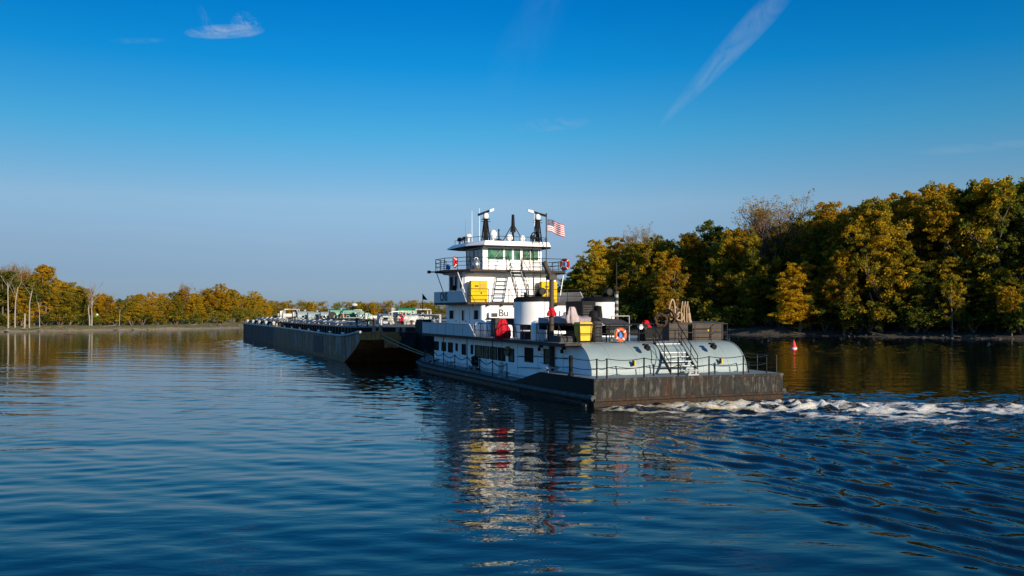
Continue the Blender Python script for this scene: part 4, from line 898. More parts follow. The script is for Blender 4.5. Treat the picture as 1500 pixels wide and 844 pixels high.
e = onboat('rope_post', 8.75, 5.6, 3.25, 'steel hanger frame carrying the tan ropes above the lockers', 'rope hanger')
m = MB(); m.cyl((0, .1, 0), (0, .1, 2.3), .05, 8); m.tube([(-.5, .1, 2.25), (.55, .1, 2.3)], .04, 6); m.build('frame', DKGREY, e)
coil(.93, 14.2, 2.35, (1, 0, 0), .3, .05, 4, ROPE, 'rope_coil', 'tan rope coil hung on the main cabin wall among the windows', .05, 11, sq=.85)
coil(.8, 20.2, 1.35, (1, 0, .1), .38, .06, 4, ROPED, 'hose_coil', 'dark coil hung low on the main cabin wall under the amber windows', .08, 12, sq=.8)
coil(.55, 20.0, .83, (0, 0, 1), .5, .04, 3, ROPED, 'rope_coil', 'dark rope lying in a ring on the side walkway', .08, 13)
coil(.92, 15.3, 1.25, (1, 0, 0), .3, .045, 3, TREAD, 'rope_coil', 'pale line bundled on the cabin wall below the tan coil', .2, 14, sq=.7)
cloth('red_rag', .7, .5, .22, 21, RED, .35, 28.9, .86, 'small dark red bundle lying on the side deck near the bow', 'bundle')
# flags
def make_flag():
    W, H = 1.52, 1.0; nx, ny = 38, 26
    m = MB(); vs = []
    def pos(i, j):
        x = i/nx*W; k = i/nx; z = H*(1-j/ny)
        return (x*.93, .16*math.sin(k*6.5-j*.05)*k**.7+.06*math.sin(k*13+j*.1)*k, z-.55*k**1.5*.9+.05*math.sin(k*7))
    vs = [pos(i, j) for j in range(ny+1) for i in range(nx+1)]
    for j in range(ny):
        for i in range(nx):
            st = int(j/2); can = i < nx*.4 and st < 7
            mi = 2 if can else (0 if st % 2 == 0 else 1)
            if can and (i % 3 == 1 and j % 3 == 1): mi = 1
            m.f.append((j*(nx+1)+i, j*(nx+1)+i+1, (j+1)*(nx+1)+i+1, (j+1)*(nx+1)+i)); m.m.append(mi); m.sm.append(True)
    m.v = vs
    o = single(m, 'stripe_flag', [paint('flag_red', (.42, .004, .015), .8, .1, 4), paint('flag_white', (.78, .74, .76), .8, .05, 4), paint('flag_blue', (.012, .02, .09), .8, .1, 4)], 8.58, 24.4, 11.5,
               'red and white striped flag with starry blue corner flying beside the wheelhouse', 'flag', turn=R(-15))
    md = o.modifiers.new('thickness', 'SOLIDIFY'); md.thickness = .008
make_flag()
e = onboat('bow_pennant', 2.4, 38.6, 4.3, 'small black pennant on a thin staff at the tow boat bow', 'pennant')
m = MB(); m.cyl((0, 0, 0), (0, 0, 2.4), .03, 6); m.build('staff', BLACK, e)
m = MB(); m.add([(0, 0, 2.4), (0, 0, 1.85), (.45, -.1, 1.8), (0, .02, 2.4), (0, .02, 1.85), (.45, -.08, 1.8)], [(0, 1, 2), (5, 4, 3), (0, 2, 5, 3), (1, 4, 5, 2)]); m.build('pennant_cloth', BLACK, e)
# mooring lines from the barge headlog to the bow deck
for k, (a, b, lb) in enumerate((((-1.2, 39.75, 2.95), (1.5, 31.6, 1.1), 'tan mooring line from the rusty barge corner to the bow, upper of the pair'), ((-1.5, 39.72, 2.7), (1.1, 31.0, 1.08), 'tan mooring line from the rusty barge corner to the bow, lower of the pair'))):
    m = MB(); m.tube(sag(a, b, .12, 14), .05, 6); single(m, 'mooring_line', ROPE, 0, 0, 0, lb, 'mooring line', 'lines between barge and towboat')
# channel buoy out in the river
e = empty('channel_buoy', (38.2, 121, 0), .3, label='red conical channel buoy floating near the shaded bank', cat='buoy')
RBUOY = paint('buoy_red', (.72, .03, .03), .4, .12, 3)
m = MB(); m.lathe((0, 0, -.3), [(0, 0), (.40, .02), (.40, .5), (.30, .7), (.13, 1.3), (.09, 1.4), (0, 1.42)], 20); b_ = m.build('buoy_body', RBUOY, e)
m = MB(); m.lathe((0, 0, .02), [(.41, 0), (.41, .13)], 20); m.build('white_band', WHITE, e)
m = MB(); m.torus((0, 0, 1.22), .08, .02, (0, 1, 0), 12, 6); m.build('lifting_eye', DKGREY, e)

# ------------------------------------------------------------------ river banks
def resample(pts, step):
    out = []
    for a, b in zip(pts, pts[1:]):
        L = math.hypot(b[0]-a[0], b[1]-a[1]); n = max(1, int(L/step))
        for i in range(n): k = i/n; out.append((a[0]+(b[0]-a[0])*k, a[1]+(b[1]-a[1])*k))
    out.append(pts[-1]); return out
LEFT = [(-420, 20), (-260, 110), (-170, 165), (-125, 219), (-100, 252), (-80, 286), (-78, 340), (-92, 470), (-135, 720), (-240, 1000), (-420, 1180)]
RIGHT = [(360, -160), (235, 30), (150, 112), (92, 160), (56, 190), (31, 212), (7, 236), (-18, 280), (-38, 350), (-40, 440), (30, 640), (150, 850), (330, 1040), (700, 1200)]
FAR = [(-420, 1160), (-200, 1110), (0, 1100), (350, 1100), (800, 1150)]
def bank_mat(name, sand, soil, grass, s0, s1):
    m, g, b = newmat(name); ge = g.node('ShaderNodeNewGeometry'); p = ge.outputs['Position']
    sp = g.node('ShaderNodeSeparateXYZ'); g.l.new(p, sp.inputs[0])
    n1 = g.noise(p, .22, 6, .65); n2 = g.noise(p, 1.6, 5, .7)
    k = g.smooth(g.math('ADD', sp.outputs[2], g.math('MULTIPLY', g.math('SUBTRACT', n1, .5), 1.6)), s0, s1)
    c = g.mix(g.smooth(n2, .3, .7), tuple(x*.65 for x in sand)+(1,), sand+(1,))
    d = g.mix(g.smooth(n2, .35, .65), soil+(1,), grass+(1,))
    g.put(b.inputs['Base Color'], g.mix(k, c, d)); b.inputs['Roughness'].default_value = .9
    bp = g.node('ShaderNodeBump'); bp.inputs['Strength'].default_value = .8; bp.inputs['Distance'].default_value = .3; g.put(bp.inputs['Height'], n2); g.l.new(bp.outputs[0], b.inputs['Normal'])
    return m
def make_bank(line, side, mat, prof, step=3, seed=0):
    P_ = resample(line, step); rng = random.Random(seed); vs = []; fs = []; n = len(prof)
    for i, p in enumerate(P_):
        a = P_[max(0, i-3)]; b = P_[min(len(P_)-1, i+3)]; d = Vector((b[0]-a[0], b[1]-a[1])).normalized(); nn = Vector((-d.y, d.x))*side
        w = 2.2*math.sin(i*.21+seed)+1.1*math.sin(i*.63+1)+rng.uniform(-.9, .9)
        for j, (o, z) in enumerate(prof):
            j_ = 0 if o > 100 else 1
            vs.append((p[0]+nn.x*(o+w*j_), p[1]+nn.y*(o+w*j_), z+(rng.uniform(-.12, .16)*(j > 1)+.25*math.sin(i*.23+j)*(j > 2))))
    for i in range(len(P_)-1):
        for j in range(n-1): fs.append((i*n+j, i*n+j+1, (i+1)*n+j+1, (i+1)*n+j))
    me = bpy.data.meshes.new('ground'); me.from_pydata(vs, [], fs); me.materials.append(mat)
    bm = bmesh.new(); bm.from_mesh(me); bmesh.ops.recalc_face_normals(bm, faces=bm.faces)
    if sum(f.normal.z for f in bm.faces) < 0: bmesh.ops.reverse_faces(bm, faces=bm.faces)
    bm.to_mesh(me); bm.free(); me.polygons.foreach_set('use_smooth', [True]*len(me.polygons))
    o = bpy.data.objects.new('ground', me); C.objects.link(o); tag(o, kind='structure')
SANDM = bank_mat('sandy_bank', (.33, .25, .17), (.11, .09, .05), (.15, .155, .03), .15, .6)
MUDM = bank_mat('muddy_bank', (.075, .06, .045), (.05, .04, .03), (.045, .05, .02), .7, 1.5)
make_bank(LEFT, 1, SANDM, [(-8, -1.2), (0, -.02), (1.5, .3), (3, .6), (6, .9), (10, 1.2), (18, 1.5), (50, 1.9), (110, 6), (400, 12), (2500, 20)], 3, 1)
make_bank(RIGHT, -1, MUDM, [(-8, -1.2), (0, -.02), (2, .5), (4, 1.0), (7, 1.6), (12, 2.1), (20, 2.3), (50, 2.8), (110, 7), (400, 14), (2500, 20)], 3, 2)
make_bank(FAR, 1, SANDM, [(-20, -1.2), (0, 0), (4, .6), (10, 1.0), (30, 1.5), (110, 7), (400, 10), (3000, 16)], 12, 3)
# driftwood, green day mark
m = MB(); rng = random.Random(2)
m.tube([(-1.6, 0, .1), (-.8, .1, .25), (.2, 0, .2), (1.6, -.2, .12)], .22, 8, 0, .1); m.tube([(-.5, .05, .2), (-.2, 0, .75), (.1, -.1, 1.0)], .12, 6, 0, .05); m.tube([(.4, 0, .2), (.9, .2, .6), (1.5, .3, .55)], .09, 6, 0, .04); m.tube([(-.9, 0, .2), (-1.5, -.1, .5), (-1.9, -.1, .42)], .08, 6, 0, .03)
WOOD = paint('dead_wood', (.10, .07, .05), .85, .3, 3)
o = m.build('driftwood', WOOD); o.location = (-99, 199, -.05); tag(o, 'dark snag of driftwood floating off the sandy left bank', 'driftwood')
e = empty('day_mark', (-118.5, 254, .9), R(-10), label='green square day mark on a post among the pale trunks', cat='channel marker')
m = MB(); m.cyl((0, 0, 0), (0, 0, 3.6), .09, 8); m.tube([(-.6, .3, 0), (0, 0, 2.2)], .05, 6); m.build('post', WOOD, e)
m = MB(); m.box((-.65, -.16, 2.0), (.65, -.10, 3.2)); m.build('green_board', paint('board_green', (.015, .50, .05), .5, .05, 2), e)
m = MB(); m.box((.3, -.09, 3.1), (.75, .2, 3.55)); m.build('marker_lamp', WHITE, e)
m = MB(); rng = random.Random(12)
for i in range(26):
    x = rng.uniform(-9, 9); y = rng.uniform(-1.5, 1.5); a = rng.uniform(0, 3.1); l = rng.uniform(.6, 2.4); z = rng.uniform(.1, .7)
    m.tube([(x, y, z), (x+l*math.cos(a), y+.4*l*math.sin(a), z+rng.uniform(-.1, .5))], rng.uniform(.05, .13), 5)
o = m.build('drift_pile', WOOD); o.location = (-98.5, 258, .35); o.rotation_euler = (0, 0, R(48)); tag(o, 'tangled pile of dark driftwood on the sandy left bank', 'driftwood')

# stones, sticks and mud clods strewn along the water's edge
def strew(name, line, side, n, seed, mat, ymax):
    rng = random.Random(seed); P_ = [p for p in resample(line, 1.0) if 20 < p[1] < ymax]; m = MB()
    for i in range(n):
        k = rng.randrange(2, len(P_)-2); p = P_[k]; a = P_[k-2]; b = P_[k+2]; d = Vector((b[0]-a[0], b[1]-a[1])).normalized(); nn = Vector((-d.y, d.x))*side
        o = rng.uniform(-.8, 7); z = float(np.interp(o, [-1, 0, 2, 4.5, 8], [-.1, 0, .35, .75, 1.1])); x, y = p[0]+nn.x*o, p[1]+nn.y*o; r = rng.uniform(.10, .42)*rng.choice((1, 1, 1.7))
        if i % 3 == 0:
            an = rng.uniform(0, 3.14); l = rng.uniform(.8, 3.5); m.tube([(x, y, z+.1), (x+l*math.cos(an), y+l*math.sin(an), z+rng.uniform(.1, .8))], rng.uniform(.05, .14), 5)
        else:
            v = [(x+r*math.cos(q*1.257+rng.uniform(-.3, .3))*rng.uniform(.7, 1.2), y+r*math.sin(q*1.257)*rng.uniform(.7, 1.2), z-.1) for q in range(5)]+[(x+rng.uniform(-.3, .3)*r, y, z+r*rng.uniform(.5, .9))]
            m.add(v, [(q, (q+1) % 5, 5) for q in range(5)])
    o = m.build(name, mat); tag(o, 'stones and sticks strewn along the edge of the '+('sunny sandy' if side > 0 else 'shaded muddy')+' bank', 'debris', kind='stuff')
STONE = paint('shore_stone', (.16, .135, .105), .9, .4, 1.2); MUDST = paint('mud_stone', (.07, .058, .045), .9, .4, 1.2)
strew('shore_debris', LEFT, 1, 700, 5, STONE, 420); strew('shore_debris', RIGHT, -1, 900, 6, MUDST, 420)

# ------------------------------------------------------------------ trees
def leaf_mat():
    m, g, b = newmat('autumn_leaf')
    oi = g.node('ShaderNodeObjectInfo'); ti = g.node('ShaderNodeAttribute', attribute_name='tint').outputs['Fac']; br = g.node('ShaderNodeAttribute', attribute_name='shade').outputs['Fac']
    al = oi.outputs['Alpha']
    f = g.smooth(g.math('ADD', ti, al), .78, 1.22)
    c = g.mix(f, oi.outputs['Color'], g.mix(oi.outputs['Random'], (.68, .47, .026, 1), (.62, .33, .022, 1)))
    c = g.mix(1, c, g.mix(br, (.62, .62, .62, 1), (1.25, 1.25, 1.25, 1)), 'MULTIPLY')
    d = g.node('ShaderNodeBsdfDiffuse'); t = g.node('ShaderNodeBsdfTranslucent'); g.put(d.inputs[0], c); g.put(t.inputs[0], c)
    mx = g.node('ShaderNodeMixShader'); mx.inputs[0].default_value = .62; g.l.new(d.outputs[0], mx.inputs[1]); g.l.new(t.outputs[0], mx.inputs[2])
    g.l.new(mx.outputs[0], g.n['Material Output'].inputs[0]); g.n.remove(b)
    return m
LEAF = leaf_mat()
BARK = paint('bark', (.13, .10, .08), .9, .3, 2); BARKP = paint('pale_bark', (.29, .24, .20), .85, .2, 1.5, grime=.4, gcol=(.2, .15, .12)); TWIG = paint('twig', (.17, .115, .09), .9, .25, 2)
class Crown:
    def __init__(s, seed): s.rng = np.random.RandomState(seed); s.P = []; s.T = []; s.S = []; s.Z = []
    def clump(s, c, r, n, size, tint, flat=.6):
        rng = s.rng; d = rng.randn(n, 3); d /= np.linalg.norm(d, axis=1)[:, None]+1e-6
        rad = r*rng.rand(n)**.45; p = np.array(c)+d*rad[:, None]*np.array([1, 1, flat]); p[:, 2] -= .25*(d[:, 0]**2+d[:, 1]**2)*rad*.8
        s.P.append(p); s.T.append(np.clip(tint+rng.randn(n)*.19, 0, 1)); s.S.append(rng.rand(n)); s.Z.append(size*(.65+.7*rng.rand(n)))
    def mesh(s, name):
        P = np.concatenate(s.P); T = np.concatenate(s.T); S_ = np.concatenate(s.S); Z = np.concatenate(s.Z); n = len(P); rng = s.rng
        u = rng.randn(n, 3); u[:, 2] *= .7; u /= np.linalg.norm(u, axis=1)[:, None]; w = rng.randn(n, 3); v = np.cross(u, w); v /= np.linalg.norm(v, axis=1)[:, None]
        u *= Z[:, None]; v *= Z[:, None]*.62
        co = np.stack([P-u, P+v*.9-u*.1, P+u, P-v*.9+u*.1], 1).reshape(-1, 3).astype(np.float32)
        me = bpy.data.meshes.new(name); me.vertices.add(n*4); me.vertices.foreach_set('co', co.ravel()); me.loops.add(n*4); me.loops.foreach_set('vertex_index', np.arange(n*4, dtype=np.int32))
        me.polygons.add(n); me.polygons.foreach_set('loop_start', np.arange(0, n*4, 4, dtype=np.int32)); me.polygons.foreach_set('loop_total', np.full(n, 4, np.int32)); me.update(calc_edges=True)
        for nm, a in (('tint', T), ('shade', S_)): at = me.attributes.new(nm, 'FLOAT', 'POINT'); at.data.foreach_set('value', np.repeat(a, 4).astype(np.float32))
        me.materials.append(LEAF); return me
def limb(m, rng, a, d, L, r, depth, tips, kids=3, up=.25, spread=.75, mi=0):
    pts = [Vector(a)]; d = Vector(d).normalized()
    for i in range(4):
        d = (d+Vector((rng.gauss(0, .13), rng.gauss(0, .13), rng.gauss(.02, .08)+up*.12))).normalized(); pts.append(pts[-1]+d*L/4)
    m.tube(pts, r, 6 if depth > 1 else 4, mi, r*.5)
    tips.append((pts[-1], depth)); tips.append((pts[3], depth))
    if depth > 0:
        for k in range(kids):
            i = rng.choice((2, 3, 4)); q = Vector((rng.gauss(0, 1), rng.gauss(0, 1), rng.gauss(.15, .5))).normalized()
            limb(m, rng, pts[i], (d+q*spread).normalized()+Vector((0, 0, up)), L*rng.uniform(.5, .72), r*.5, depth-1, tips, kids, up, spread, mi)
def make_leafy(seed, H=10, Wd=3.6, base=.06, leaf=.10, nclump=380, per=76, lean=0):
    rng = random.Random(seed); m = MB(); tips = []
    top = Vector((rng.uniform(-.5, .5)+lean, rng.uniform(-.5, .5), H*.62)); mid = Vector((lean*.4+rng.uniform(-.2, .2), rng.uniform(-.2, .2), H*.32))
    m.tube([(0, 0, -.4), (0, 0, .1), mid, top, top+Vector((.1, .1, H*.22))], .20, 8, 0, .05)
    tr = Vector((0, 0, 0))
    for k in range(9):
        h = rng.uniform(base+.08, .66); c = Vector((0, 0, 0)).lerp(mid, h/.32) if h < .32 else mid.lerp(top, (h-.32)/.3); an = k*2.4+rng.uniform(-.4, .4)
        limb(m, rng, c, (math.cos(an), math.sin(an), rng.uniform(.35, .95)), H*rng.uniform(.2, .3)*(1.15-h*.6), .075, 1, tips, 3)
    cr = Crown(seed); lobes = []
    for k in range(rng.randint(6, 9)):         # big lobes give the uneven outline
        an = rng.uniform(0, 6.283); h = rng.uniform(base+.12, .93); w = math.sin(math.pi*min(1, max(.08, (h-base+.1)/(1.12-base))))**.7*(1-h*.35)
        lobes.append((Vector((math.cos(an)*Wd*.55*w+lean*h, math.sin(an)*Wd*.55*w, h*H)), rng.uniform(.75, 1.35)*Wd*.36, rng.random()))
    lobes.append((Vector((lean, 0, H*.9)), Wd*.3, rng.random())); lobes.append((Vector((lean*.5, 0, H*.55)), Wd*.55, rng.random()*.6))
    for k in range(nclump):
        c, r, tn = rng.choice(lobes); q = Vector((rng.gauss(0, 1), rng.gauss(0, 1), rng.gauss(0, 1))).normalized()
        p = c+q*r*rng.uniform(.5, 1.25)*Vector((1, 1, .95)).length/1.7
        p.z = min(max(p.z, H*base*.8), H)
        cr.clump(p, rng.uniform(.2, .55), int(per*rng.uniform(.5, 1.3)), leaf, min(1, max(0, tn*.7+rng.gauss(.12, .16))), rng.uniform(.45, .75))
    for t_, dp in tips:
        if rng.random() < .75: cr.clump(t_, rng.uniform(.3, .6), int(per*.55), leaf, rng.random()*.8, .6)
    return m, cr
def make_bare(seed, H=10, leafn=6, depth=3):
    rng = random.Random(seed); m = MB(); tips = []
    mid = Vector((rng.uniform(-.3, .3), 0, H*.35)); m.tube([(0, 0, -.4), mid*.5, mid, Vector((mid.x*1.5, rng.uniform(-.3, .3), H*.6))], .17, 7, 0, .08)
    for k in range(8):
        an = k*2.4+rng.uniform(-.5, .5); c = mid.lerp(Vector((mid.x*1.5, 0, H*.6)), rng.uniform(0, 1)); limb(m, rng, c, (math.cos(an)*.75, math.sin(an)*.75, rng.uniform(.8, 1.6)), H*rng.uniform(.22, .32), .07, depth, tips, 4, .5, .6)
    cr = Crown(seed)
    for t_, dp in tips:
        if dp == 0 and rng.random() < .5: cr.clump(t_, .3, leafn, .06, rng.random(), .8)
    return m, cr
def make_dead(seed, H=10, twin=False):
    rng = random.Random(seed); m = MB(); tips = []
    for q in ([-.3, .35] if twin else [0]):
        top = Vector((q*1.5+rng.uniform(-.4, .4), rng.uniform(-.3, .3), H*.62)); m.tube([(q*.6, 0, -.4), (q*.8, 0, H*.2), (q+rng.uniform(-.2, .2), 0, H*.4), top], .15 if twin else .12, 8, 0, .06)
        for k in range(6 if twin else 3):
            an = rng.uniform(0, 6.28); c = Vector((q*1.0, 0, H*.4)).lerp(top, .25+.75*k/(6 if twin else 3)); limb(m, rng, c, (math.cos(an)*.75, math.sin(an)*.5, rng.uniform(1.0, 1.7)), H*(rng.uniform(.24, .36) if twin else rng.uniform(.14, .22)), .05 if twin else .035, 2 if twin else 1, tips, 2, .12, .55)
    return m, None
def make_shrub(seed, H=2.6, W_=2.2):
    rng = random.Random(seed); m = MB(); cr = Crown(seed)
    for k in range(7):
        an = rng.uniform(0, 6.28); e_ = Vector((math.cos(an)*W_*.5, math.sin(an)*W_*.5, H*rng.uniform(.5, .9))); m.tube([(0, 0, -.2), e_*.5, e_], .05, 5, 0, .02)
        for q in range(5): cr.clump(e_+Vector((rng.gauss(0, .35), rng.gauss(0, .35), rng.gauss(-.2, .45))), rng.uniform(.3, .6), 46, .12, rng.random()*.7, .7)
    return m, cr
def proto(kind, seed, **kw):
    m, cr = dict(leafy=make_leafy, bare=make_bare, dead=make_dead, shrub=make_shrub)[kind](seed, **kw)
    me = bpy.data.meshes.new('trunk'); me.from_pydata(m.v, [], m.f); me.polygons.foreach_set('use_smooth', [True]*len(me.polygons)); 
    me.materials.append({'leafy': BARK, 'bare': TWIG, 'dead': BARKP, 'shrub': TWIG}[kind])
    cm = cr.mesh('crown') if cr else None
    zs = sorted([v.co.z for v in me.vertices]+([v.co.z for v in cm.vertices] if cm else [])); me['top'] = zs[int(len(zs)*.998)]
    return me, cm
LEAFY = [proto('leafy', s) for s in (1, 2, 3, 4, 5)]+[proto('leafy', 6, Wd=3.0, base=.14), proto('leafy', 7, Wd=4.4, base=.05), proto('leafy', 8, Wd=4.0, base=.06), proto('leafy', 9, Wd=2.5, base=.08), proto('leafy', 10, Wd=2.7, base=.1)]
BARE = [proto('bare', s) for s in (21, 22)]; DEAD = [proto('dead', 31), proto('dead', 32), proto('dead', 33, twin=True)]; SHRUB = [proto('shrub', s) for s in (41, 42, 43)]
PALE = []
for tr, cr in LEAFY[5:6]:
    t2 = tr.copy(); t2.materials.clear(); t2.materials.append(BARKP); PALE.append((t2, cr))
def plant(name, pr, x, y, z, H, wide, rz, col, gold, label, cat, group):
    e = empty(name, (x, y, z), rz, label=label, cat=cat, group=group); f_ = H/pr[0]['top']; e.scale = (f_*wide, f_*wide, f_)
    if cat == 'shrub': e.scale = (H/2.6*wide, H/2.6*wide, H/2.6)
    for nm, me in (('trunk', pr[0]), ('crown', pr[1])):
        if me is None: continue
        o = bpy.data.objects.new(nm, me); C.objects.link(o); o.parent = e
        if nm == 'crown': o.color = (*col, gold)
    return e
def at(line, side, px, off):
    """where the sight line through picture column px crosses the shoreline moved inland by off"""
    p = (px-750)/1308; P_ = resample(line, 4); best = None; prev = None
    for i, q in enumerate(P_):
        a = P_[max(0, i-2)]; b = P_[min(len(P_)-1, i+2)]; d = Vector((b[0]-a[0], b[1]-a[1])).normalized(); n = Vector((-d.y, d.x))*side
        c = (q[0]+n.x*off, q[1]+n.y*off); f = c[0]-p*c[1]
        if prev and c[1] > 30 and prev[1]*f <= 0:
            k = prev[1]/(prev[1]-f) if prev[1] != f else 0; r = (prev[0][0]+(c[0]-prev[0][0])*k, prev[0][1]+(c[1]-prev[0][1])*k)
            if best is None or r[1] < best[1]: best = r
        prev = (c, f)
    return best
def hfor(y, py, z): return 5+(457-py)*y/1308-z
GREEN = (.15, .18, .028); OLIVE = (.26, .24, .03); DARK = (.10, .13, .025); GOLD = (.46, .34, .025); RUSTL = (.34, .21, .03)
ORD = 'first second third fourth fifth sixth seventh eighth ninth tenth eleventh twelfth thirteenth fourteenth fifteenth sixteenth seventeenth eighteenth nineteenth twentieth twenty-first twenty-second twenty-third twenty-fourth twenty-fifth twenty-sixth twenty-seventh twenty-eighth twenty-ninth thirtieth'.split()
rng = random.Random(99)
word = {GREEN: 'green', OLIVE: 'olive', DARK: 'dark green', GOLD: 'golden', RUSTL: 'rusty'}
def gw(g): return 'plain' if g < .25 else 'gold flecked' if g < .5 else 'half golden' if g < .72 else 'mostly golden'
# right bank, front row: column, crown top row, colour, gold share, width
front_r = [(843, 396, OLIVE, .55, 1.0), (872, 352, OLIVE, .62, 1.0), (900, 349, OLIVE, .5, 1.0), (930, 356, GREEN, .42, 1.0), (960, 346, OLIVE, .5, .95), (985, 366, OLIVE, .62, .9), (1012, 343, GREEN, .5, .95), (1040, 326, GREEN, .4, 1.0),
           (1072, 336, OLIVE, .45, .9), (1104, 344, OLIVE, .42, .95), (1140, 338, GREEN, .45, .95), (1176, 322, GREEN, .5, .95), (1212, 298, GREEN, .42, .9), (1250, 308, GREEN, .5, .95), (1288, 292, OLIVE, .5, .95), (1332, 283, OLIVE, .56, 1.0), (1384, 270, OLIVE, .55, .9),
           (1428, 268, GREEN, .42, .95), (1466, 262, GREEN, .44, 1.0), (1505, 262, OLIVE, .5, 1.0), (1552, 256, GREEN, .45, 1.0), (1610, 250, OLIVE, .5, 1.05), (1680, 245, GREEN, .5, 1.05)]
for i, (px, py, col, gold, wide) in enumerate(front_r):
    x, y = at(RIGHT, -1, px, rng.uniform(6, 19)); z = 1.9
    plant('maple_tree', LEAFY[(i*3+1) % 10], x, y, z, hfor(y, py, z), wide*1.0, rng.uniform(0, 6.28), col, gold, f'{gw(gold)} {word[col]} tree, {ORD[i]} crown from the flag in the right bank front row', 'tree', 'trees in the right bank front row')
for i in range(34):
    px = 838+i*23+rng.uniform(-8, 8); py = float(np.interp(px, [838, 870, 1040, 1125, 1212, 1384, 1500, 1650], [402, 360, 338, 330, 306, 276, 268, 255]))+rng.uniform(0, 14)
    x, y = at(RIGHT, -1, px, rng.uniform(22, 40)); z = 2.2; col = rng.choice((GREEN, OLIVE, OLIVE, GREEN))
    plant('forest_tree', rng.choice(LEAFY), x, y, z, hfor(y, py, z), 1.1, rng.uniform(0, 6.28), col, rng.uniform(.3, .55), 'green gold tree crowded behind the front row of the right bank forest', 'tree', 'trees filling the right bank forest')
for px, py, w, lb, k in ((940, 329, .85, 'small leafless tree rising pale above the low crowns behind the stern', 0), (1112, 288, 1.3, 'tall leafless brown tree topping the right bank, left of its twin', 1), (1142, 286, 1.3, 'tall leafless brown tree topping the right bank, right of its twin', 0), (1186, 318, .7, 'thin bare tree beside the tall leafless pair', 1)):
    x, y = at(RIGHT, -1, px, 17); plant('bare_tree', BARE[k], x, y, 2.2, hfor(y, py, 2.2), w, rng.uniform(0, 6.28), RUSTL, .5, lb, 'tree', 'bare trees on the right bank')
for i in range(20):
    px = 848+i*36+rng.uniform(-9, 9); x, y = at(RIGHT, -1, px, rng.uniform(7, 11)); top_ = float(np.interp(px, [838, 1040, 1212, 1500, 1600], [418, 396, 388, 380, 376]))+rng.uniform(-22, 18)
    if 1120 < px < 1225: continue
    plant('understory_tree', LEAFY[(i*5+2) % 8], x, y, 1.4, hfor(y, top_, 1.4), 1.45, rng.uniform(0, 6.28), rng.choice((GREEN, OLIVE)), rng.uniform(.25, .55), 'half height leafy tree filling the gaps under the right bank front row', 'tree', 'understory trees on the right bank')
# low boughs and shrubs standing out over the water
for i, (px, py, H, wide, col, gold, lb) in enumerate(((1172, 384, 0, 1.0, GOLD, 1.1, 'bright golden young maple leaning out of the shaded right bank'), (1482, 420, 0, .62, OLIVE, .72, 'golden olive young tree low at the right frame edge'), (1236, 368, 0, .5, OLIVE, .6, 'yellow green young tree beside the golden one and the leaning trunk'),
      (1395, 402, 0, .6, OLIVE, .62, 'rusty gold young tree low before the tall right bank crowns'), (985, 378, 0, .6, OLIVE, .66, 'golden low tree above the brown deck lockers'))):
    x, y = at(RIGHT, -1, px, 3.2); z = .9
    plant('young_maple', LEAFY[(i*2+4) % 8], x, y, z, hfor(y, py, z), wide*1.45, rng.uniform(0, 6.28), col, gold, lb, 'tree', 'young trees leaning over the right bank')
x, y = at(RIGHT, -1, 1292, 5); m = MB(); m.tube([(0, 0, -.3), (-.7, .2, 2.6), (-1.5, .3, 5.2), (-2.4, .4, 7.8)], .24, 9, 0, .12)
o = m.build('leaning_trunk', paint('grey_bark', (.20, .19, .185), .85, .2, 2)); o.location = (x, y, 1.2); tag(o, 'grey bare trunk leaning left at the edge of the right bank', 'tree trunk')
for i in range(46):
    px = 850+i*17+rng.uniform(-6, 6); x, y = at(RIGHT, -1, px, rng.uniform(3.8, 10)); 
    plant('bank_shrub', SHRUB[i % 3], x, y, 1.2, rng.uniform(2.5, 6.5), 1.25, rng.uniform(0, 6.28), rng.choice((DARK, GREEN, OLIVE)), rng.uniform(.05, .45), 'low leafy shrub in the shade along the foot of the right bank forest', 'shrub', 'shrubs along the right bank')
for i in range(60):
    px = 846+i*13+rng.uniform(-5, 5); x, y = at(RIGHT, -1, px, rng.uniform(16, 34))
    plant('forest_shrub', SHRUB[i % 3], x, y, 2.0, rng.uniform(5, 8), 1.3, rng.uniform(0, 6.28), rng.choice((GREEN, OLIVE, DARK)), rng.uniform(.1, .4), 'tall dim shrub among the trunks inside the right bank forest', 'shrub', 'shrubs inside the right bank forest')
# left bank
front_l = [(-60, 392, OLIVE, .5, 1), (-28, 396, GREEN, .45, 1), (4, 398, GREEN, .4, 1.0), (30, 420, OLIVE, .55, .9), (50, 408, GREEN, .35, .9), (66, 389, GOLD, .7, .8), (84, 410, OLIVE, .62, 1.0), (102, 414, OLIVE, .66, 1.0), (120, 424, GREEN, .5, .9), (147, 430, GOLD, .62, .85), (160, 436, RUSTL, .4, .8), (174, 438, GREEN, .5, .8),
           (190, 433, OLIVE, .6, .95), (206, 431, GOLD, .55, .95), (222, 428, GOLD, .66, .9), (238, 430, OLIVE, .6, .9), (254, 428, OLIVE, .55, .9), (268, 424, RUSTL, .5, .85), (286, 430, GOLD, .62, .95), (302, 424, GOLD, .7, .9), (321, 416, GOLD, .62, .95), (338, 424, OLIVE, .62, .9), (354, 432, GOLD, .7, .9), (372, 427, GOLD, .62, .8), (388, 438, GOLD, .75, .85), (402, 446, OLIVE, .5, .8)]
for i, (px, py, col, gold, wide) in enumerate(front_l):
    x, y = at(LEFT, 1, px, rng.uniform(14, 20)); z = 1.3
    plant('maple_tree', LEAFY[(i*3+2) % 8], x, y, z, hfor(y, py, z), wide*1.25, rng.uniform(0, 6.28), tuple(c*.92 for c in col), gold-.08+.16*(i % 3 == 0)-.22*(i % 5 == 2), f'{gw(gold)} {word[col]} tree, {ORD[i]} crown from the left end of the left bank front row', 'tree', 'trees in the left bank front row')
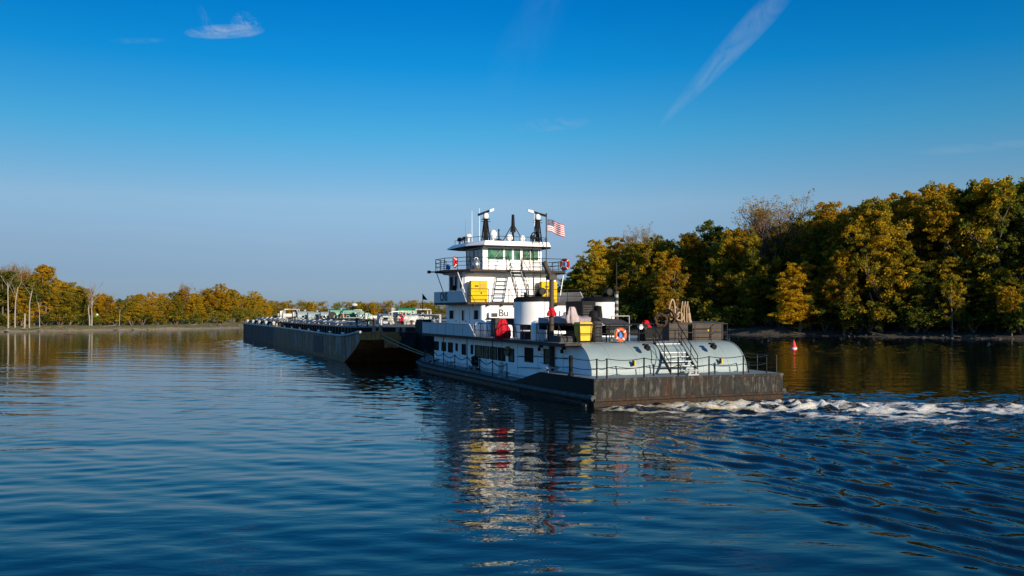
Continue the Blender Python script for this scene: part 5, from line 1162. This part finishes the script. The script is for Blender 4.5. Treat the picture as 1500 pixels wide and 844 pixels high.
for i in range(30):
    px = -50+i*16+rng.uniform(-6, 6); py = float(np.interp(px, [0, 70, 110, 180, 320, 380, 410], [400, 402, 416, 440, 426, 434, 446]))+rng.uniform(-1, 8)
    x, y = at(LEFT, 1, px, rng.uniform(26, 42)); col = rng.choice((OLIVE, GOLD, GREEN, RUSTL))
    plant('forest_tree', rng.choice(LEAFY), x, y, 1.5, hfor(y, py, 1.5), 1.35, rng.uniform(0, 6.28), col, rng.uniform(.4, .7), 'golden green tree crowded behind the front row of the left bank wood', 'tree', 'trees filling the left bank wood')
for px, py, w, k, lb in ((14, 384, 1.1, 0, 'leafless brown tree at the far left of the left bank'), (30, 386, 1.1, 1, 'leafless brown tree just left of the tallest golden crown'), (46, 394, .9, 0, 'smaller leafless tree pressed against the tallest golden crown'), (270, 413, .9, 1, 'reddish bare crown standing above the golden left bank wood'), (300, 419, .8, 0, 'thin grey bare crown above the golden left bank wood'), (158, 428, .8, 1, 'small bare tree right of the white dead trunks')):
    x, y = at(LEFT, 1, px, 20); plant('bare_tree', BARE[k], x, y, 1.4, hfor(y, py, 1.4), w*1.3, rng.uniform(0, 6.28), RUSTL, .6, lb, 'tree', 'bare trees on the left bank')
x, y = at(LEFT, 1, 133, 7); plant('dead_tree', DEAD[2], x, y, .8, hfor(y, 405, .8), 1.25, 2.9, GOLD, 0, 'dead white tree with twin trunks and spread bare limbs on the left bank', 'tree', 'dead trees on the left bank')
for i, (px, py, lb) in enumerate(((12, 400, 'pale slender dead trunk leaning, outermost on the left bank'), (22, 396, 'pale straight dead trunk beside the outermost leaning one'), (43, 410, 'pale leaning dead trunk before the leafless crowns'), (58, 428, 'short pale trunk under the tallest golden crown'), (175, 448, 'small pale bent trunk right of the green day mark'))):
    x, y = at(LEFT, 1, px, 8); plant('dead_tree', DEAD[i % 2], x, y, .8, hfor(y, py, .8), 1.0, rng.uniform(0, 6.28), GOLD, 0, lb, 'tree', 'dead trees on the left bank')
m = MB(); m.cyl((0, 0, -.3), (.1, 0, 3.8), .28, 9, 0, .2); o = m.build('tree_stump', BARKP); x, y = at(LEFT, 1, 36, 7); o.location = (x, y, .8); tag(o, 'tall broken pale stump on the sandy left bank', 'stump')
for i in range(34):
    px = -40+i*13+rng.uniform(-5, 5); x, y = at(LEFT, 1, px, rng.uniform(11, 16)); 
    plant('bank_shrub', SHRUB[i % 3], x, y, 1.1, rng.uniform(2.0, 4.5), 1.3, rng.uniform(0, 6.28), rng.choice((OLIVE, GREEN, DARK)), rng.uniform(.2, .6), 'low leafy shrub under the trees along the sunny left bank', 'shrub', 'shrubs along the left bank')
# the far wood at the river bend reads as one mass
cr = Crown(77); rg = random.Random(5)
for i in range(330):
    x = rg.uniform(-420, 330); y = 1125+rg.uniform(0, 60)+abs(x)*.05; H = rg.uniform(14, 18.5); tn = rg.random()
    for k in range(26): cr.clump((x+rg.gauss(0, 2.6), y+rg.gauss(0, 2.6), 1.5+H*(.02+.98*rg.random()**.9)-rg.random()*1.5), rg.uniform(1.6, 3.0), 22, .62, tn*.8+rg.gauss(.1, .1), .8)
me = cr.mesh('far_forest'); o = bpy.data.objects.new('far_forest', me); C.objects.link(o); o.color = (*OLIVE, .45); tag(o, 'low golden green wood across the far river bend', 'forest', kind='stuff')
